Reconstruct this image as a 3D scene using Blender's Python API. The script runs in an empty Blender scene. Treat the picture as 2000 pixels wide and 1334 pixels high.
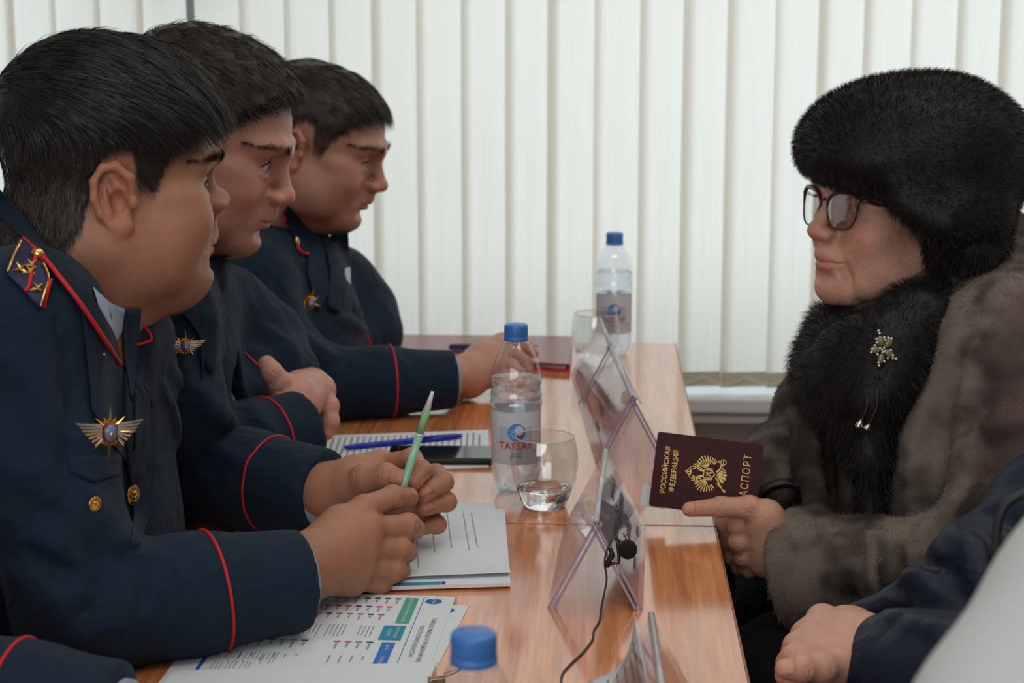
import bpy, bmesh, math, random
import numpy as np
from mathutils import Vector, Matrix, Euler, noise
from mathutils.bvhtree import BVHTree
random.seed(7); RNG = np.random.default_rng(7)
SC = bpy.context.scene; COL = SC.collection
R = math.radians

# ------------------------------------------------------------------ camera
CAM_YAW, CAM_PITCH, FPX = R(2.78), R(10.79), 3500.0
CAM = np.array([0.0, 0.0, 1.37])
cd = bpy.data.cameras.new('camera'); cam = bpy.data.objects.new('camera', cd); COL.objects.link(cam)
cam.location = CAM; cam.rotation_euler = (R(90) - CAM_PITCH, 0, CAM_YAW)
cd.sensor_width = 36.0; cd.lens = FPX * 36.0 / 2000.0
cd.clip_start = 0.05; cd.clip_end = 60
cd.dof.use_dof = True; cd.dof.focus_distance = 1.93; cd.dof.aperture_fstop = 8.0
SC.camera = cam
SC.view_settings.view_transform = 'Standard'; SC.view_settings.look = 'None'
SC.view_settings.gamma = 1.0; SC.view_settings.use_curve_mapping = False
SC.view_settings.exposure = -0.17
SC.cycles.caustics_reflective = False; SC.cycles.caustics_refractive = False
SC.cycles.max_bounces = 14; SC.cycles.transparent_max_bounces = 24; SC.cycles.transmission_bounces = 14
SC.cycles.sample_clamp_indirect = 6.0

def s2l(c):
    return tuple((x / 12.92 if x <= .04045 else ((x + .055) / 1.055) ** 2.4) for x in c)
def rgb(r, g, b):
    return s2l((r / 255., g / 255., b / 255.))

# ------------------------------------------------------------------ world and daylight
W = bpy.data.worlds.new('World'); SC.world = W; W.use_nodes = True
W.node_tree.nodes['Background'].inputs[0].default_value = (.80, .90, 1.0, 1)
W.node_tree.nodes['Background'].inputs[1].default_value = 1.0
def area(name, loc, rot, sx, sy, power, col):
    l = bpy.data.lights.new(name, 'AREA'); l.shape = 'RECTANGLE'; l.size = sx; l.size_y = sy
    l.energy = power; l.color = col
    o = bpy.data.objects.new(name, l); COL.objects.link(o); o.location = loc; o.rotation_euler = rot
    return o
# overcast daylight outside the window behind the blinds
area('daylight_outside', (0.0, 6.2, 1.9), (R(-90), 0, 0), 12.0, 5.0, 410.0, (.80, .915, 1.0))
# added soft fill for the camera side; windows there are assumed, none built
area('fill_behind_camera', (-.9, -2.9, 2.0), (R(78), 0, R(-6)), 3.4, 1.8, 88.0, (.92, .96, 1.0))
area('fill_overhead', (.2, .6, 2.95), (0, 0, 0), 2.4,   .5, 21.0, (1.0, .95, .89))  # added overhead fill, no lamp of this kind in view
area('fill_overhead_back', (1.0, 2.35, 2.95), (0, 0, 0), 2.4, .5, 17.0, (1.0, .95, .89))  # second added fill, brightens the table and the wall under the sill

# ------------------------------------------------------------------ pixel helpers (2000 x 1334 frame)
_fw = np.array([-math.sin(CAM_YAW) * math.cos(CAM_PITCH), math.cos(CAM_YAW) * math.cos(CAM_PITCH), -math.sin(CAM_PITCH)])
_rt = np.array([math.cos(CAM_YAW), math.sin(CAM_YAW), 0.0]); _up = np.cross(_rt, _fw)
def ray(x, y): return _fw + _rt * (x - 1000) / FPX - _up * (y - 667) / FPX
def P(x, y, Y):
    r = ray(x, y); return CAM + r * Y / r[1]
def PZ(x, y, z=.75):
    r = ray(x, y); return CAM + r * (z - CAM[2]) / r[2]

# ------------------------------------------------------------------ materials
MATS = {}
def mat(name, col, rough=.5, metal=0., spec=.5, noise_amt=0., noise_scale=40., bump=0., bump_scale=200., sheen=0.,
        coat=0., coat_rough=.1, trans=0., ior=1.45, sss=0., attr=None, alpha=1., emis=None, col2=None, fold=0., fold_scale=15.):
    if name in MATS: return MATS[name]
    m = bpy.data.materials.new(name); m.use_nodes = True; MATS[name] = m
    nt = m.node_tree; b = nt.nodes['Principled BSDF']; L = nt.links.new
    b.inputs['Base Color'].default_value = (*col, 1); b.inputs['Roughness'].default_value = rough
    b.inputs['Metallic'].default_value = metal; b.inputs['Specular IOR Level'].default_value = spec
    b.inputs['Coat Weight'].default_value = coat; b.inputs['Coat Roughness'].default_value = coat_rough
    b.inputs['Transmission Weight'].default_value = trans; b.inputs['IOR'].default_value = ior
    b.inputs['Sheen Weight'].default_value = sheen; b.inputs['Sheen Roughness'].default_value = .45
    b.inputs['Alpha'].default_value = alpha
    if sss > 0:
        b.inputs['Subsurface Weight'].default_value = sss
        b.inputs['Subsurface Radius'].default_value = (1.0, .35, .2); b.inputs['Subsurface Scale'].default_value = .006
    tc = nt.nodes.new('ShaderNodeTexCoord')
    src = None
    if attr:
        a = nt.nodes.new('ShaderNodeAttribute'); a.attribute_name = attr; src = a.outputs['Color']
    if noise_amt > 0 or col2 is not None:
        n = nt.nodes.new('ShaderNodeTexNoise'); n.inputs['Scale'].default_value = noise_scale; n.inputs['Detail'].default_value = 5
        L(tc.outputs['Object'], n.inputs['Vector'])
        mx = nt.nodes.new('ShaderNodeMix'); mx.data_type = 'RGBA'
        if col2 is not None:
            cr = nt.nodes.new('ShaderNodeValToRGB'); cr.color_ramp.elements[0].position = .38; cr.color_ramp.elements[1].position = .64
            cr.color_ramp.elements[0].color = (*col, 1); cr.color_ramp.elements[1].color = (*col2, 1)
            L(n.outputs['Fac'], cr.inputs['Fac']); src = cr.outputs['Color']
        else:
            mr = nt.nodes.new('ShaderNodeMapRange'); mr.inputs['To Min'].default_value = 1 - noise_amt; mr.inputs['To Max'].default_value = 1 + noise_amt
            L(n.outputs['Fac'], mr.inputs['Value'])
            vm = nt.nodes.new('ShaderNodeVectorMath'); vm.operation = 'SCALE'
            if src is not None: L(src, vm.inputs[0])
            else: vm.inputs[0].default_value = col
            L(mr.outputs['Result'], vm.inputs['Scale']); src = vm.outputs[0]
    if src is not None: L(src, b.inputs['Base Color'])
    if bump > 0:
        n2 = nt.nodes.new('ShaderNodeTexNoise'); n2.inputs['Scale'].default_value = bump_scale; n2.inputs['Detail'].default_value = 4
        L(tc.outputs['Object'], n2.inputs['Vector'])
        bp = nt.nodes.new('ShaderNodeBump'); bp.inputs['Strength'].default_value = bump; bp.inputs['Distance'].default_value = .002
        L(n2.outputs['Fac'], bp.inputs['Height']); L(bp.outputs['Normal'], b.inputs['Normal'])
        if fold > 0:                                          # soft creases of worn cloth
            n3 = nt.nodes.new('ShaderNodeTexNoise'); n3.inputs['Scale'].default_value = fold_scale; n3.inputs['Detail'].default_value = 2.5; n3.inputs['Distortion'].default_value = 1.6; n3.inputs['Roughness'].default_value = .4
            L(tc.outputs['Object'], n3.inputs['Vector']); b3 = nt.nodes.new('ShaderNodeBump'); b3.inputs['Strength'].default_value = fold; b3.inputs['Distance'].default_value = .02
            L(n3.outputs['Fac'], b3.inputs['Height']); L(b3.outputs['Normal'], bp.inputs['Normal'])
    return m

# ------------------------------------------------------------------ object helpers
def mk(name, verts, faces, m=None, parent=None, smooth=False, **props):
    me = bpy.data.meshes.new(name)
    me.from_pydata([tuple(map(float, v)) for v in verts], [], [tuple(map(int, f)) for f in faces]); me.update()
    return link(name, me, m, parent, smooth, **props)
def mk_np(name, V, Q, m=None, parent=None, smooth=True, **props):
    """fast path: V (n,3), Q (m,k) all faces with k corners"""
    V = np.asarray(V, np.float32); Q = np.asarray(Q, np.int32); k = Q.shape[1]
    me = bpy.data.meshes.new(name)
    me.vertices.add(len(V)); me.vertices.foreach_set('co', V.ravel())
    me.loops.add(Q.size); me.loops.foreach_set('vertex_index', Q.ravel())
    me.polygons.add(len(Q)); me.polygons.foreach_set('loop_start', np.arange(0, Q.size, k, dtype=np.int32))
    me.update(calc_edges=True)
    return link(name, me, m, parent, smooth, **props)
def link(name, me, m=None, parent=None, smooth=False, **props):
    o = bpy.data.objects.new(name, me); COL.objects.link(o)
    if m is not None: me.materials.append(m)
    if smooth: me.polygons.foreach_set('use_smooth', np.ones(len(me.polygons), bool))
    if parent is not None:
        o.parent = parent; o.matrix_parent_inverse = Matrix.LocRotScale(parent.location, parent.rotation_euler, parent.scale).inverted()
    for k, v in props.items(): o[k] = v
    return o
def empty(name, loc, label, cat, group=None, rot=(0, 0, 0)):
    o = bpy.data.objects.new(name, None); COL.objects.link(o); o.location = tuple(map(float, loc)); o.rotation_euler = rot
    o.empty_display_size = .02
    o['label'] = label; o['category'] = cat
    if group: o['group'] = group
    return o
def tag(o, label, cat, group=None):
    o['label'] = label; o['category'] = cat
    if group: o['group'] = group
    return o
def struct(o):
    o['kind'] = 'structure'; return o
def box_geo(x0, x1, y0, y1, z0, z1, b=0.):
    """box, optionally with chamfered edges"""
    bm = bmesh.new(); bmesh.ops.create_cube(bm, size=1)
    for v in bm.verts:
        v.co = Vector(((x0 + x1) / 2 + v.co.x * (x1 - x0), (y0 + y1) / 2 + v.co.y * (y1 - y0), (z0 + z1) / 2 + v.co.z * (z1 - z0)))
    if b > 0: bmesh.ops.bevel(bm, geom=bm.edges[:], offset=b, segments=2, affect='EDGES', profile=.5)
    V = [tuple(v.co) for v in bm.verts]; bm.verts.index_update()
    Fc = [tuple(v.index for v in f.verts) for f in bm.faces]; bm.free()
    return V, Fc
def join(*geos):
    V, Fc = [], []
    for v, f in geos:
        o = len(V); V += [tuple(p) for p in v]; Fc += [tuple(i + o for i in q) for q in f]
    return V, Fc
def xform(geo, M):
    return [tuple(M @ Vector(v)) for v in geo[0]], geo[1]
def lathe_geo(prof, seg=48, closed_ends=True, c=(0, 0, 0)):
    """prof: list of (r, z) bottom to top along the outside"""
    V, Fc = [], []
    for r, z in prof:
        for i in range(seg):
            a = 2 * math.pi * i / seg
            V.append((c[0] + r * math.cos(a), c[1] + r * math.sin(a), c[2] + z))
    n = len(prof)
    for j in range(n - 1):
        for i in range(seg):
            k = (i + 1) % seg
            Fc.append((j * seg + i, j * seg + k, (j + 1) * seg + k, (j + 1) * seg + i))
    if closed_ends:
        Fc.append(tuple(range(seg - 1, -1, -1))); Fc.append(tuple((n - 1) * seg + i for i in range(seg)))
    return V, Fc
def catmull(pts, n=8):
    p = [np.array(q, float) for q in pts]; p = [2 * p[0] - p[1]] + p + [2 * p[-1] - p[-2]]
    out = []
    for i in range(1, len(p) - 2):
        for k in range(n):
            t = k / n
            out.append(.5 * ((2 * p[i]) + (-p[i - 1] + p[i + 1]) * t + (2 * p[i - 1] - 5 * p[i] + 4 * p[i + 1] - p[i + 2]) * t * t + (-p[i - 1] + 3 * p[i] - 3 * p[i + 1] + p[i + 2]) * t ** 3))
    out.append(p[-2]); return out
def tube_geo(pts, r, seg=8, caps=True):
    pts = [np.array(p, float) for p in pts]; n = len(pts)
    rr = [r] * n if np.isscalar(r) else list(r)
    V, Fc = [], []; prev = None
    for i in range(n):
        t = pts[min(i + 1, n - 1)] - pts[max(i - 1, 0)]; t /= (np.linalg.norm(t) + 1e-12)
        if prev is None:
            a = np.array([0, 0, 1.]) if abs(t[2]) < .9 else np.array([1., 0, 0]); u = np.cross(t, a)
        else: u = prev - t * (prev @ t)
        u /= (np.linalg.norm(u) + 1e-12); prev = u; w = np.cross(t, u)
        for k in range(seg):
            a = 2 * math.pi * k / seg; V.append(pts[i] + rr[i] * (u * math.cos(a) + w * math.sin(a)))
    for i in range(n - 1):
        for k in range(seg):
            q = (k + 1) % seg; Fc.append((i * seg + k, i * seg + q, (i + 1) * seg + q, (i + 1) * seg + k))
    if caps:
        Fc.append(tuple(range(seg - 1, -1, -1))); Fc.append(tuple((n - 1) * seg + k for k in range(seg)))
    return V, Fc
def prism_geo(poly, z0, z1):
    """extrude a 2D outline (counter-clockwise) in z"""
    n = len(poly)
    V = [(x, y, z0) for x, y in poly] + [(x, y, z1) for x, y in poly]
    Fc = [tuple(range(n - 1, -1, -1)), tuple(range(n, 2 * n))]
    for i in range(n):
        k = (i + 1) % n; Fc.append((i, k, n + k, n + i))
    return V, Fc
def ball_geo(c, r, seg=12, rings=8):
    rx, ry, rz = (r, r, r) if np.isscalar(r) else r
    prof = []
    V, Fc = [], []
    for j in range(1, rings):
        th = math.pi * j / rings
        for i in range(seg):
            a = 2 * math.pi * i / seg
            V.append((c[0] + rx * math.sin(th) * math.cos(a), c[1] + ry * math.sin(th) * math.sin(a), c[2] - rz * math.cos(th)))
    b0 = len(V); V.append((c[0], c[1], c[2] - rz)); V.append((c[0], c[1], c[2] + rz))
    for j in range(rings - 2):
        for i in range(seg):
            k = (i + 1) % seg; Fc.append((j * seg + i, j * seg + k, (j + 1) * seg + k, (j + 1) * seg + i))
    for i in range(seg):
        k = (i + 1) % seg; Fc.append((b0, k, i)); Fc.append((b0 + 1, (rings - 2) * seg + i, (rings - 2) * seg + k))
    return V, Fc
def text_geo(s, size=1., ext=0., shear=0., bold=0., spacing=1., align='CENTER', width=1.):
    c = bpy.data.curves.new('txt', 'FONT'); c.body = s; c.size = size; c.extrude = ext; c.shear = shear; c.offset = bold
    c.space_character = spacing; c.align_x = align; c.align_y = 'CENTER'; c.resolution_u = 3
    o = bpy.data.objects.new('txt', c); COL.objects.link(o)
    dg = bpy.context.evaluated_depsgraph_get(); me = bpy.data.meshes.new_from_object(o.evaluated_get(dg))
    V = [(v.co.x * width, v.co.y, v.co.z) for v in me.vertices]; Fc = [tuple(p.vertices) for p in me.polygons]
    bpy.data.objects.remove(o); bpy.data.curves.remove(c); bpy.data.meshes.remove(me)
    return V, Fc
def frame(o, x, y):
    """matrix with origin o, x axis along x, y axis near y, z = x cross y"""
    x = Vector(x).normalized(); y = Vector(y); z = x.cross(y).normalized(); y = z.cross(x)
    return Matrix(((x[0], y[0], z[0], o[0]), (x[1], y[1], z[1], o[1]), (x[2], y[2], z[2], o[2]), (0, 0, 0, 1)))
# ================================================================== the room
m_wall = mat('wall_paint', rgb(214, 215, 214), .8, noise_amt=.04, noise_scale=6, bump=.15, bump_scale=90)
m_ceil = mat('ceiling_paint', rgb(225, 224, 220), .85)
m_floor = mat('floor_linoleum', rgb(120, 100, 84), .45, noise_amt=.2, noise_scale=14)
m_pvc = mat('white_pvc', rgb(226, 228, 228), .35, noise_amt=.02)
m_sill = mat('white_sill', rgb(216, 220, 222), .3)
m_glass_win = None
def window_glass():
    m = bpy.data.materials.new('window_glass'); m.use_nodes = True; nt = m.node_tree; nt.nodes.clear()
    o = nt.nodes.new('ShaderNodeOutputMaterial'); mx = nt.nodes.new('ShaderNodeMixShader'); mx.inputs[0].default_value = .07
    t = nt.nodes.new('ShaderNodeBsdfTransparent'); g = nt.nodes.new('ShaderNodeBsdfGlossy'); g.inputs['Roughness'].default_value = .02
    nt.links.new(t.outputs[0], mx.inputs[1]); nt.links.new(g.outputs[0], mx.inputs[2]); nt.links.new(mx.outputs[0], o.inputs[0])
    return m
m_glass_win = window_glass()
X0, X1, Y0, Y1, Z1 = -3.2, 3.4, -3.1, 3.86, 3.0
struct(mk('floor', *box_geo(X0, X1, Y0, Y1, -.1, 0), m_floor))
struct(mk('ceiling', *box_geo(X0, X1, Y0, Y1, Z1, Z1 + .1), m_ceil))
struct(mk('wall_left', *box_geo(X0 - .1, X0, Y0, Y1, 0, Z1), m_wall))
struct(mk('wall_right', *box_geo(X1, X1 + .1, Y0, Y1, 0, Z1), m_wall))
struct(mk('wall_front', *box_geo(X0, X1, Y0 - .1, Y0, 0, Z1), m_wall))
WZ0, WZ1 = .60, 2.62                     # window opening
GAPX = float(P(377, 20, 3.6)[0])         # pier between the two windows
wins = [(X0 + .25, GAPX - .02), (GAPX + .005, 2.75)]
struct(mk('wall_back', *join(box_geo(X0, X1, Y1, Y1 + .3, 0, WZ0), box_geo(X0, X1, Y1, Y1 + .3, WZ1, Z1),
     box_geo(X0, wins[0][0], Y1, Y1 + .3, WZ0, WZ1), box_geo(wins[0][1], wins[1][0], Y1, Y1 + .3, WZ0, WZ1),
     box_geo(wins[1][1], X1, Y1, Y1 + .3, WZ0, WZ1)), m_wall))
for i, (a, b) in enumerate(wins):
    w = struct(mk('window_%d' % (i + 1), *join(box_geo(a, b, Y1 + .10, Y1 + .17, WZ0, WZ0 + .07, .006), box_geo(a, b, Y1 + .10, Y1 + .17, WZ1 - .06, WZ1, .006),
        box_geo(a, a + .04, Y1 + .10, Y1 + .17, WZ0, WZ1, .006), box_geo(b - .03, b, Y1 + .10, Y1 + .17, WZ0, WZ1, .006)), m_pvc))
    mk('pane', *box_geo(a + .03, b - .03, Y1 + .13, Y1 + .14, WZ0 + .06, WZ1 - .05), m_glass_win, w)
# sill board with its front edge and the ledge below it
sz = float(P(1440, 779, 3.58)[2])
struct(mk('trim_1', *box_geo(X0, X1, 3.585, Y1 + .1, sz - .034, sz, .006), m_sill))
struct(mk('trim_2', *box_geo(X0, X1, 3.60, Y1, sz - .057, sz - .038, .003), m_sill))
struct(mk('trim_3', *box_geo(.62, .645, 3.592, 3.60, sz - .048, sz - .04), mat('sill_clip', rgb(120, 110, 96), .5)))

# ------------------------------------------------------------------ vertical blinds
def blind_mat():
    m = bpy.data.materials.new('blind_fabric'); m.use_nodes = True; nt = m.node_tree; nt.nodes.clear(); L = nt.links.new
    o = nt.nodes.new('ShaderNodeOutputMaterial'); mx = nt.nodes.new('ShaderNodeMixShader'); mx.inputs[0].default_value = .58
    d = nt.nodes.new('ShaderNodeBsdfDiffuse'); t = nt.nodes.new('ShaderNodeBsdfTranslucent')
    tc = nt.nodes.new('ShaderNodeTexCoord'); mp = nt.nodes.new('ShaderNodeMapping'); mp.inputs['Scale'].default_value = (260, 260, 3.0)
    n = nt.nodes.new('ShaderNodeTexNoise'); n.inputs['Scale'].default_value = 1.0; n.inputs['Detail'].default_value = 3
    L(tc.outputs['Object'], mp.inputs['Vector']); L(mp.outputs['Vector'], n.inputs['Vector'])
    cr = nt.nodes.new('ShaderNodeValToRGB'); cr.color_ramp.elements[0].position = .3; cr.color_ramp.elements[1].position = .7
    cr.color_ramp.elements[0].color = (.735, .70, .615, 1); cr.color_ramp.elements[1].color = (.79, .76, .685, 1)
    L(n.outputs['Fac'], cr.inputs['Fac']); L(cr.outputs['Color'], t.inputs['Color']); L(cr.outputs['Color'], d.inputs['Color'])
    L(d.outputs[0], mx.inputs[1]); L(t.outputs[0], mx.inputs[2]); L(mx.outputs[0], o.inputs[0])
    return m
m_blind = blind_mat()
m_chain = mat('bead_chain', rgb(205, 200, 188), .5)
m_rail = mat('blind_rail', rgb(224, 222, 216), .4)
m_weight = mat('blind_weight', rgb(196, 186, 164), .6)
SLZ0 = float(P(1440, 764, 3.6)[2]); SLZ1 = 2.72
def slat_mesh():
    V, Fc = [], []; n = 8; w = .1045
    for j, z in enumerate((SLZ0, SLZ0 + .035, SLZ1)):
        for i in range(n + 1):
            u = i / n - .5; V.append((u * w, .0010 * (1 - (2 * u) ** 2), z))
    for j in range(2):
        for i in range(n): Fc.append((j * (n + 1) + i, j * (n + 1) + i + 1, (j + 2 - 1) * (n + 1) + i + 1, (j + 1) * (n + 1) + i))
    return V, Fc
_sv = slat_mesh()
sl_me = bpy.data.meshes.new('slat'); sl_me.from_pydata(*(_sv[0], [], _sv[1])); sl_me.materials.append(m_blind)
sl_me.polygons.foreach_set('use_smooth', np.ones(len(sl_me.polygons), bool))
wt_me = bpy.data.meshes.new('slat_weight'); g = box_geo(-.046, .046, -.0025, .0025, SLZ0 + .002, SLZ0 + .032, .001)
wt_me.from_pydata(g[0], [], g[1]); wt_me.materials.append(m_weight)
def blind(xs, label, first_rot):
    xc = sum(xs) / len(xs)
    e = empty('vertical_blind', (xc, 3.64, SLZ0), label, 'blind', 'vertical blinds over the windows')
    mk('head_rail', *box_geo(min(xs) - .06, max(xs) + .06, 3.615, 3.665, SLZ1, SLZ1 + .04, .004), m_rail, e)
    rr = random.Random(3)
    for i, x in enumerate(xs):
        a = first_rot + rr.uniform(-1.5, 2.5)
        for nm, me in (('slat', sl_me), ('slat_weight', wt_me)):
            o = bpy.data.objects.new(nm, me); COL.objects.link(o)
            o.parent = e; o.location = (x - xc + rr.uniform(-.0035, .0035), 0, -SLZ0); o.rotation_euler = (0, 0, R(a))
    pts = []
    for i in range(len(xs) - 1):
        for k in range(6):
            t = k / 6; pts.append((xs[i] + (xs[i + 1] - xs[i]) * t, 3.63, SLZ0 + .024 - .017 * math.sin(math.pi * t)))
    mk('bead_chain', *tube_geo(pts, .0016, 5), m_chain, e)
step = .0893
x_ref = float(P(1022, 400, 3.64)[0])
xr0 = float(P(433, 100, 3.64)[0])
blind([xr0 + step * i for i in range(33)], 'wide white vertical blind behind the table, right of the gap', 7)
xl0 = float(P(319, 100, 3.64)[0])
blind([xl0 - step * i for i in range(27)][::-1], 'white vertical blind left of the gap, behind the nearest officer', -7)
# hinge block of the window seen in the gap between the blinds
hp = P(376, 19, 3.72)
struct(mk('trim_4', *box_geo(hp[0] - .019, hp[0] + .017, 3.71, 3.73, hp[2] - .022, hp[2] + .6, .003), mat('pier_cover', rgb(128, 132, 134), .5)))
# ================================================================== tables
TZ = .75
def wood_mat():
    m = bpy.data.materials.new('alder_laminate'); m.use_nodes = True; nt = m.node_tree; b = nt.nodes['Principled BSDF']; L = nt.links.new
    tc = nt.nodes.new('ShaderNodeTexCoord'); mp = nt.nodes.new('ShaderNodeMapping'); mp.inputs['Scale'].default_value = (55, 3.2, 55)
    L(tc.outputs['Object'], mp.inputs['Vector'])
    n = nt.nodes.new('ShaderNodeTexNoise'); n.inputs['Scale'].default_value = 1.2; n.inputs['Detail'].default_value = 6; n.inputs['Distortion'].default_value = .6
    L(mp.outputs['Vector'], n.inputs['Vector'])
    mp2 = nt.nodes.new('ShaderNodeMapping'); mp2.inputs['Scale'].default_value = (330, 9, 330); L(tc.outputs['Object'], mp2.inputs['Vector'])
    n2 = nt.nodes.new('ShaderNodeTexNoise'); n2.inputs['Scale'].default_value = 1.; n2.inputs['Detail'].default_value = 2; L(mp2.outputs['Vector'], n2.inputs['Vector'])
    cr = nt.nodes.new('ShaderNodeValToRGB'); e = cr.color_ramp.elements
    e[0].position = .30; e[0].color = (*rgb(188, 106, 60), 1); e[1].position = .68; e[1].color = (*rgb(226, 150, 98), 1)
    L(n.outputs['Fac'], cr.inputs['Fac'])
    mr = nt.nodes.new('ShaderNodeMapRange'); mr.inputs['From Min'].default_value = .35; mr.inputs['From Max'].default_value = .65
    mr.inputs['To Min'].default_value = .86; mr.inputs['To Max'].default_value = 1.08; L(n2.outputs['Fac'], mr.inputs['Value'])
    vm = nt.nodes.new('ShaderNodeVectorMath'); vm.operation = 'SCALE'; L(cr.outputs['Color'], vm.inputs[0]); L(mr.outputs['Result'], vm.inputs['Scale'])
    L(vm.outputs[0], b.inputs['Base Color']); b.inputs['Roughness'].default_value = .16; b.inputs['Specular IOR Level'].default_value = .6; b.inputs['Coat Weight'].default_value = .7; b.inputs['Coat IOR'].default_value = 1.6; b.inputs['Coat Roughness'].default_value = .10
    bp = nt.nodes.new('ShaderNodeBump'); bp.inputs['Strength'].default_value = .05; bp.inputs['Distance'].default_value = .001
    L(n2.outputs['Fac'], bp.inputs['Height']); L(bp.outputs['Normal'], b.inputs['Normal'])
    return m
m_wood = wood_mat()
m_edge = mat('edge_band', rgb(150, 84, 44), .35, noise_amt=.1)
m_black = mat('black_plastic', rgb(18, 18, 20), .4)
TX0, TX1 = -.53, .144
def table(y0, y1, label):
    e = empty('conference_table', ((TX0 + TX1) / 2, (y0 + y1) / 2, 0), label, 'table', 'conference tables pushed end to end')
    mk('table_top', *box_geo(TX0 + .002, TX1 - .002, y0 + .002, y1 - .002, TZ - .022, TZ, .0006), m_wood, e)
    t = .0019
    mk('edge_band', *join(box_geo(TX1 - t, TX1, y0, y1, TZ - .0225, TZ - .0004), box_geo(TX0, TX0 + t, y0, y1, TZ - .0225, TZ - .0004),
        box_geo(TX0, TX1, y0, y0 + t, TZ - .0225, TZ - .0004), box_geo(TX0, TX1, y1 - t, y1, TZ - .0225, TZ - .0004)), m_edge, e)
    for yy in (y0 + .06, y1 - .08):
        mk('side_panel', *box_geo(TX0 + .05, TX1 - .09, yy, yy + .022, .02, TZ - .0225, .001), m_wood, e)
        for xx in (TX0 + .09, TX1 - .13): mk('foot', *lathe_geo([(.014, 0), (.016, .004), (.012, .02)], 16, c=(xx, yy + .011, 0)), m_black, e)
    mk('modesty_panel', *box_geo(-.19, -.172, y0 + .083, y1 - .081, .34, TZ - .0225, .001), m_wood, e)
table(.84, 2.0785, 'orange wood conference table in front, with the infographic sheets')
table(2.0798, 3.245, 'orange wood conference table further back, under the window blind')

# ================================================================== glassware and bottles
def thin_glass(name, tint, fres_ior=1.35, gloss=.9):
    m = bpy.data.materials.new(name); m.use_nodes = True; nt = m.node_tree; nt.nodes.clear(); L = nt.links.new
    o = nt.nodes.new('ShaderNodeOutputMaterial'); mx = nt.nodes.new('ShaderNodeMixShader')
    t = nt.nodes.new('ShaderNodeBsdfTransparent'); t.inputs[0].default_value = (*tint, 1)
    g = nt.nodes.new('ShaderNodeBsdfGlossy'); g.inputs['Roughness'].default_value = .03; g.inputs['Color'].default_value = (gloss, gloss, gloss, 1)
    lw = nt.nodes.new('ShaderNodeLayerWeight'); lw.inputs['Blend'].default_value = .5; pw = nt.nodes.new('ShaderNodeMath'); pw.operation = 'POWER'; pw.inputs[1].default_value = 6.0
    ma = nt.nodes.new('ShaderNodeMath'); ma.operation = 'MULTIPLY_ADD'; ma.inputs[1].default_value = .85; ma.inputs[2].default_value = ((fres_ior - 1) / (fres_ior + 1)) ** 2
    L(lw.outputs['Facing'], pw.inputs[0]); L(pw.outputs[0], ma.inputs[0]); L(ma.outputs[0], mx.inputs[0]); L(t.outputs[0], mx.inputs[1]); L(g.outputs[0], mx.inputs[2]); L(mx.outputs[0], o.inputs[0])
    return m
m_pet = thin_glass('clear_pet', (.95, .965, .99), 1.75)
def mix_glass(name, ior, fac, tint):
    m = bpy.data.materials.new(name); m.use_nodes = True; nt = m.node_tree; nt.nodes.clear(); L = nt.links.new
    o = nt.nodes.new('ShaderNodeOutputMaterial'); mx = nt.nodes.new('ShaderNodeMixShader'); mx.inputs[0].default_value = fac
    t = nt.nodes.new('ShaderNodeBsdfTransparent'); t.inputs[0].default_value = (*tint, 1)
    g = nt.nodes.new('ShaderNodeBsdfGlass'); g.inputs['IOR'].default_value = ior; g.inputs['Roughness'].default_value = 0.; g.inputs['Color'].default_value = (*tint, 1)
    L(t.outputs[0], mx.inputs[1]); L(g.outputs[0], mx.inputs[2]); L(mx.outputs[0], o.inputs[0]); return m
m_water = mix_glass('water', 1.22, .5, (.97, .985, 1.0))
m_tumbler = mat('clear_glass', (.985, .99, .985), .0, trans=1., ior=1.42)
m_acryl = thin_glass('acrylic_sheet', (.87, .845, .87), 1.6, .95)
m_acryl_edge = mat('acrylic_edge', rgb(168, 152, 172), .15, trans=.25, ior=1.4)
m_cap = mat('blue_cap', rgb(58, 112, 184), .38, noise_amt=.04)
def label_mat():
    m = bpy.data.materials.new('bottle_label'); m.use_nodes = True; nt = m.node_tree; nt.nodes.clear(); L = nt.links.new
    o = nt.nodes.new('ShaderNodeOutputMaterial'); mx = nt.nodes.new('ShaderNodeMixShader'); mx.inputs[0].default_value = .40
    d = nt.nodes.new('ShaderNodeBsdfDiffuse'); t = nt.nodes.new('ShaderNodeBsdfTranslucent'); d.inputs[0].default_value = t.inputs[0].default_value = (*rgb(238, 241, 247), 1)
    L(d.outputs[0], mx.inputs[1]); L(t.outputs[0], mx.inputs[2]); L(mx.outputs[0], o.inputs[0]); return m
m_label = label_mat()
m_lab_band = mat('label_lines', rgb(166, 178, 196), .4)
m_lab_red = mat('label_red', rgb(196, 26, 34), .4)
m_lab_blue = mat('label_blue', rgb(22, 66, 140), .4)
m_lab_cyan = mat('label_cyan', rgb(48, 140, 205), .4)
m_lab_grey = mat('label_grey', rgb(90, 100, 120), .4)
def wrap(geo, r, z0, ang0, cx, cy, off):
    V = []
    for x, y, z in geo[0]:
        a = ang0 + x / r; V.append((cx + (r + off) * math.cos(a), cy + (r + off) * math.sin(a), z0 + y))
    return V, geo[1]
def disc_geo(c, rx, ry, n=28):
    return [(c[0] + rx * math.cos(2 * math.pi * i / n), c[1] + ry * math.sin(2 * math.pi * i / n), 0) for i in range(n)], [tuple(range(n))]
def grid_rect(x0, x1, y0, y1, nx=10):
    V = []; Fc = []
    for i in range(nx + 1):
        x = x0 + (x1 - x0) * i / nx; V += [(x, y0, 0), (x, y1, 0)]
    for i in range(nx): Fc.append((2 * i, 2 * i + 2, 2 * i + 3, 2 * i + 1))
    return V, Fc
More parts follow.
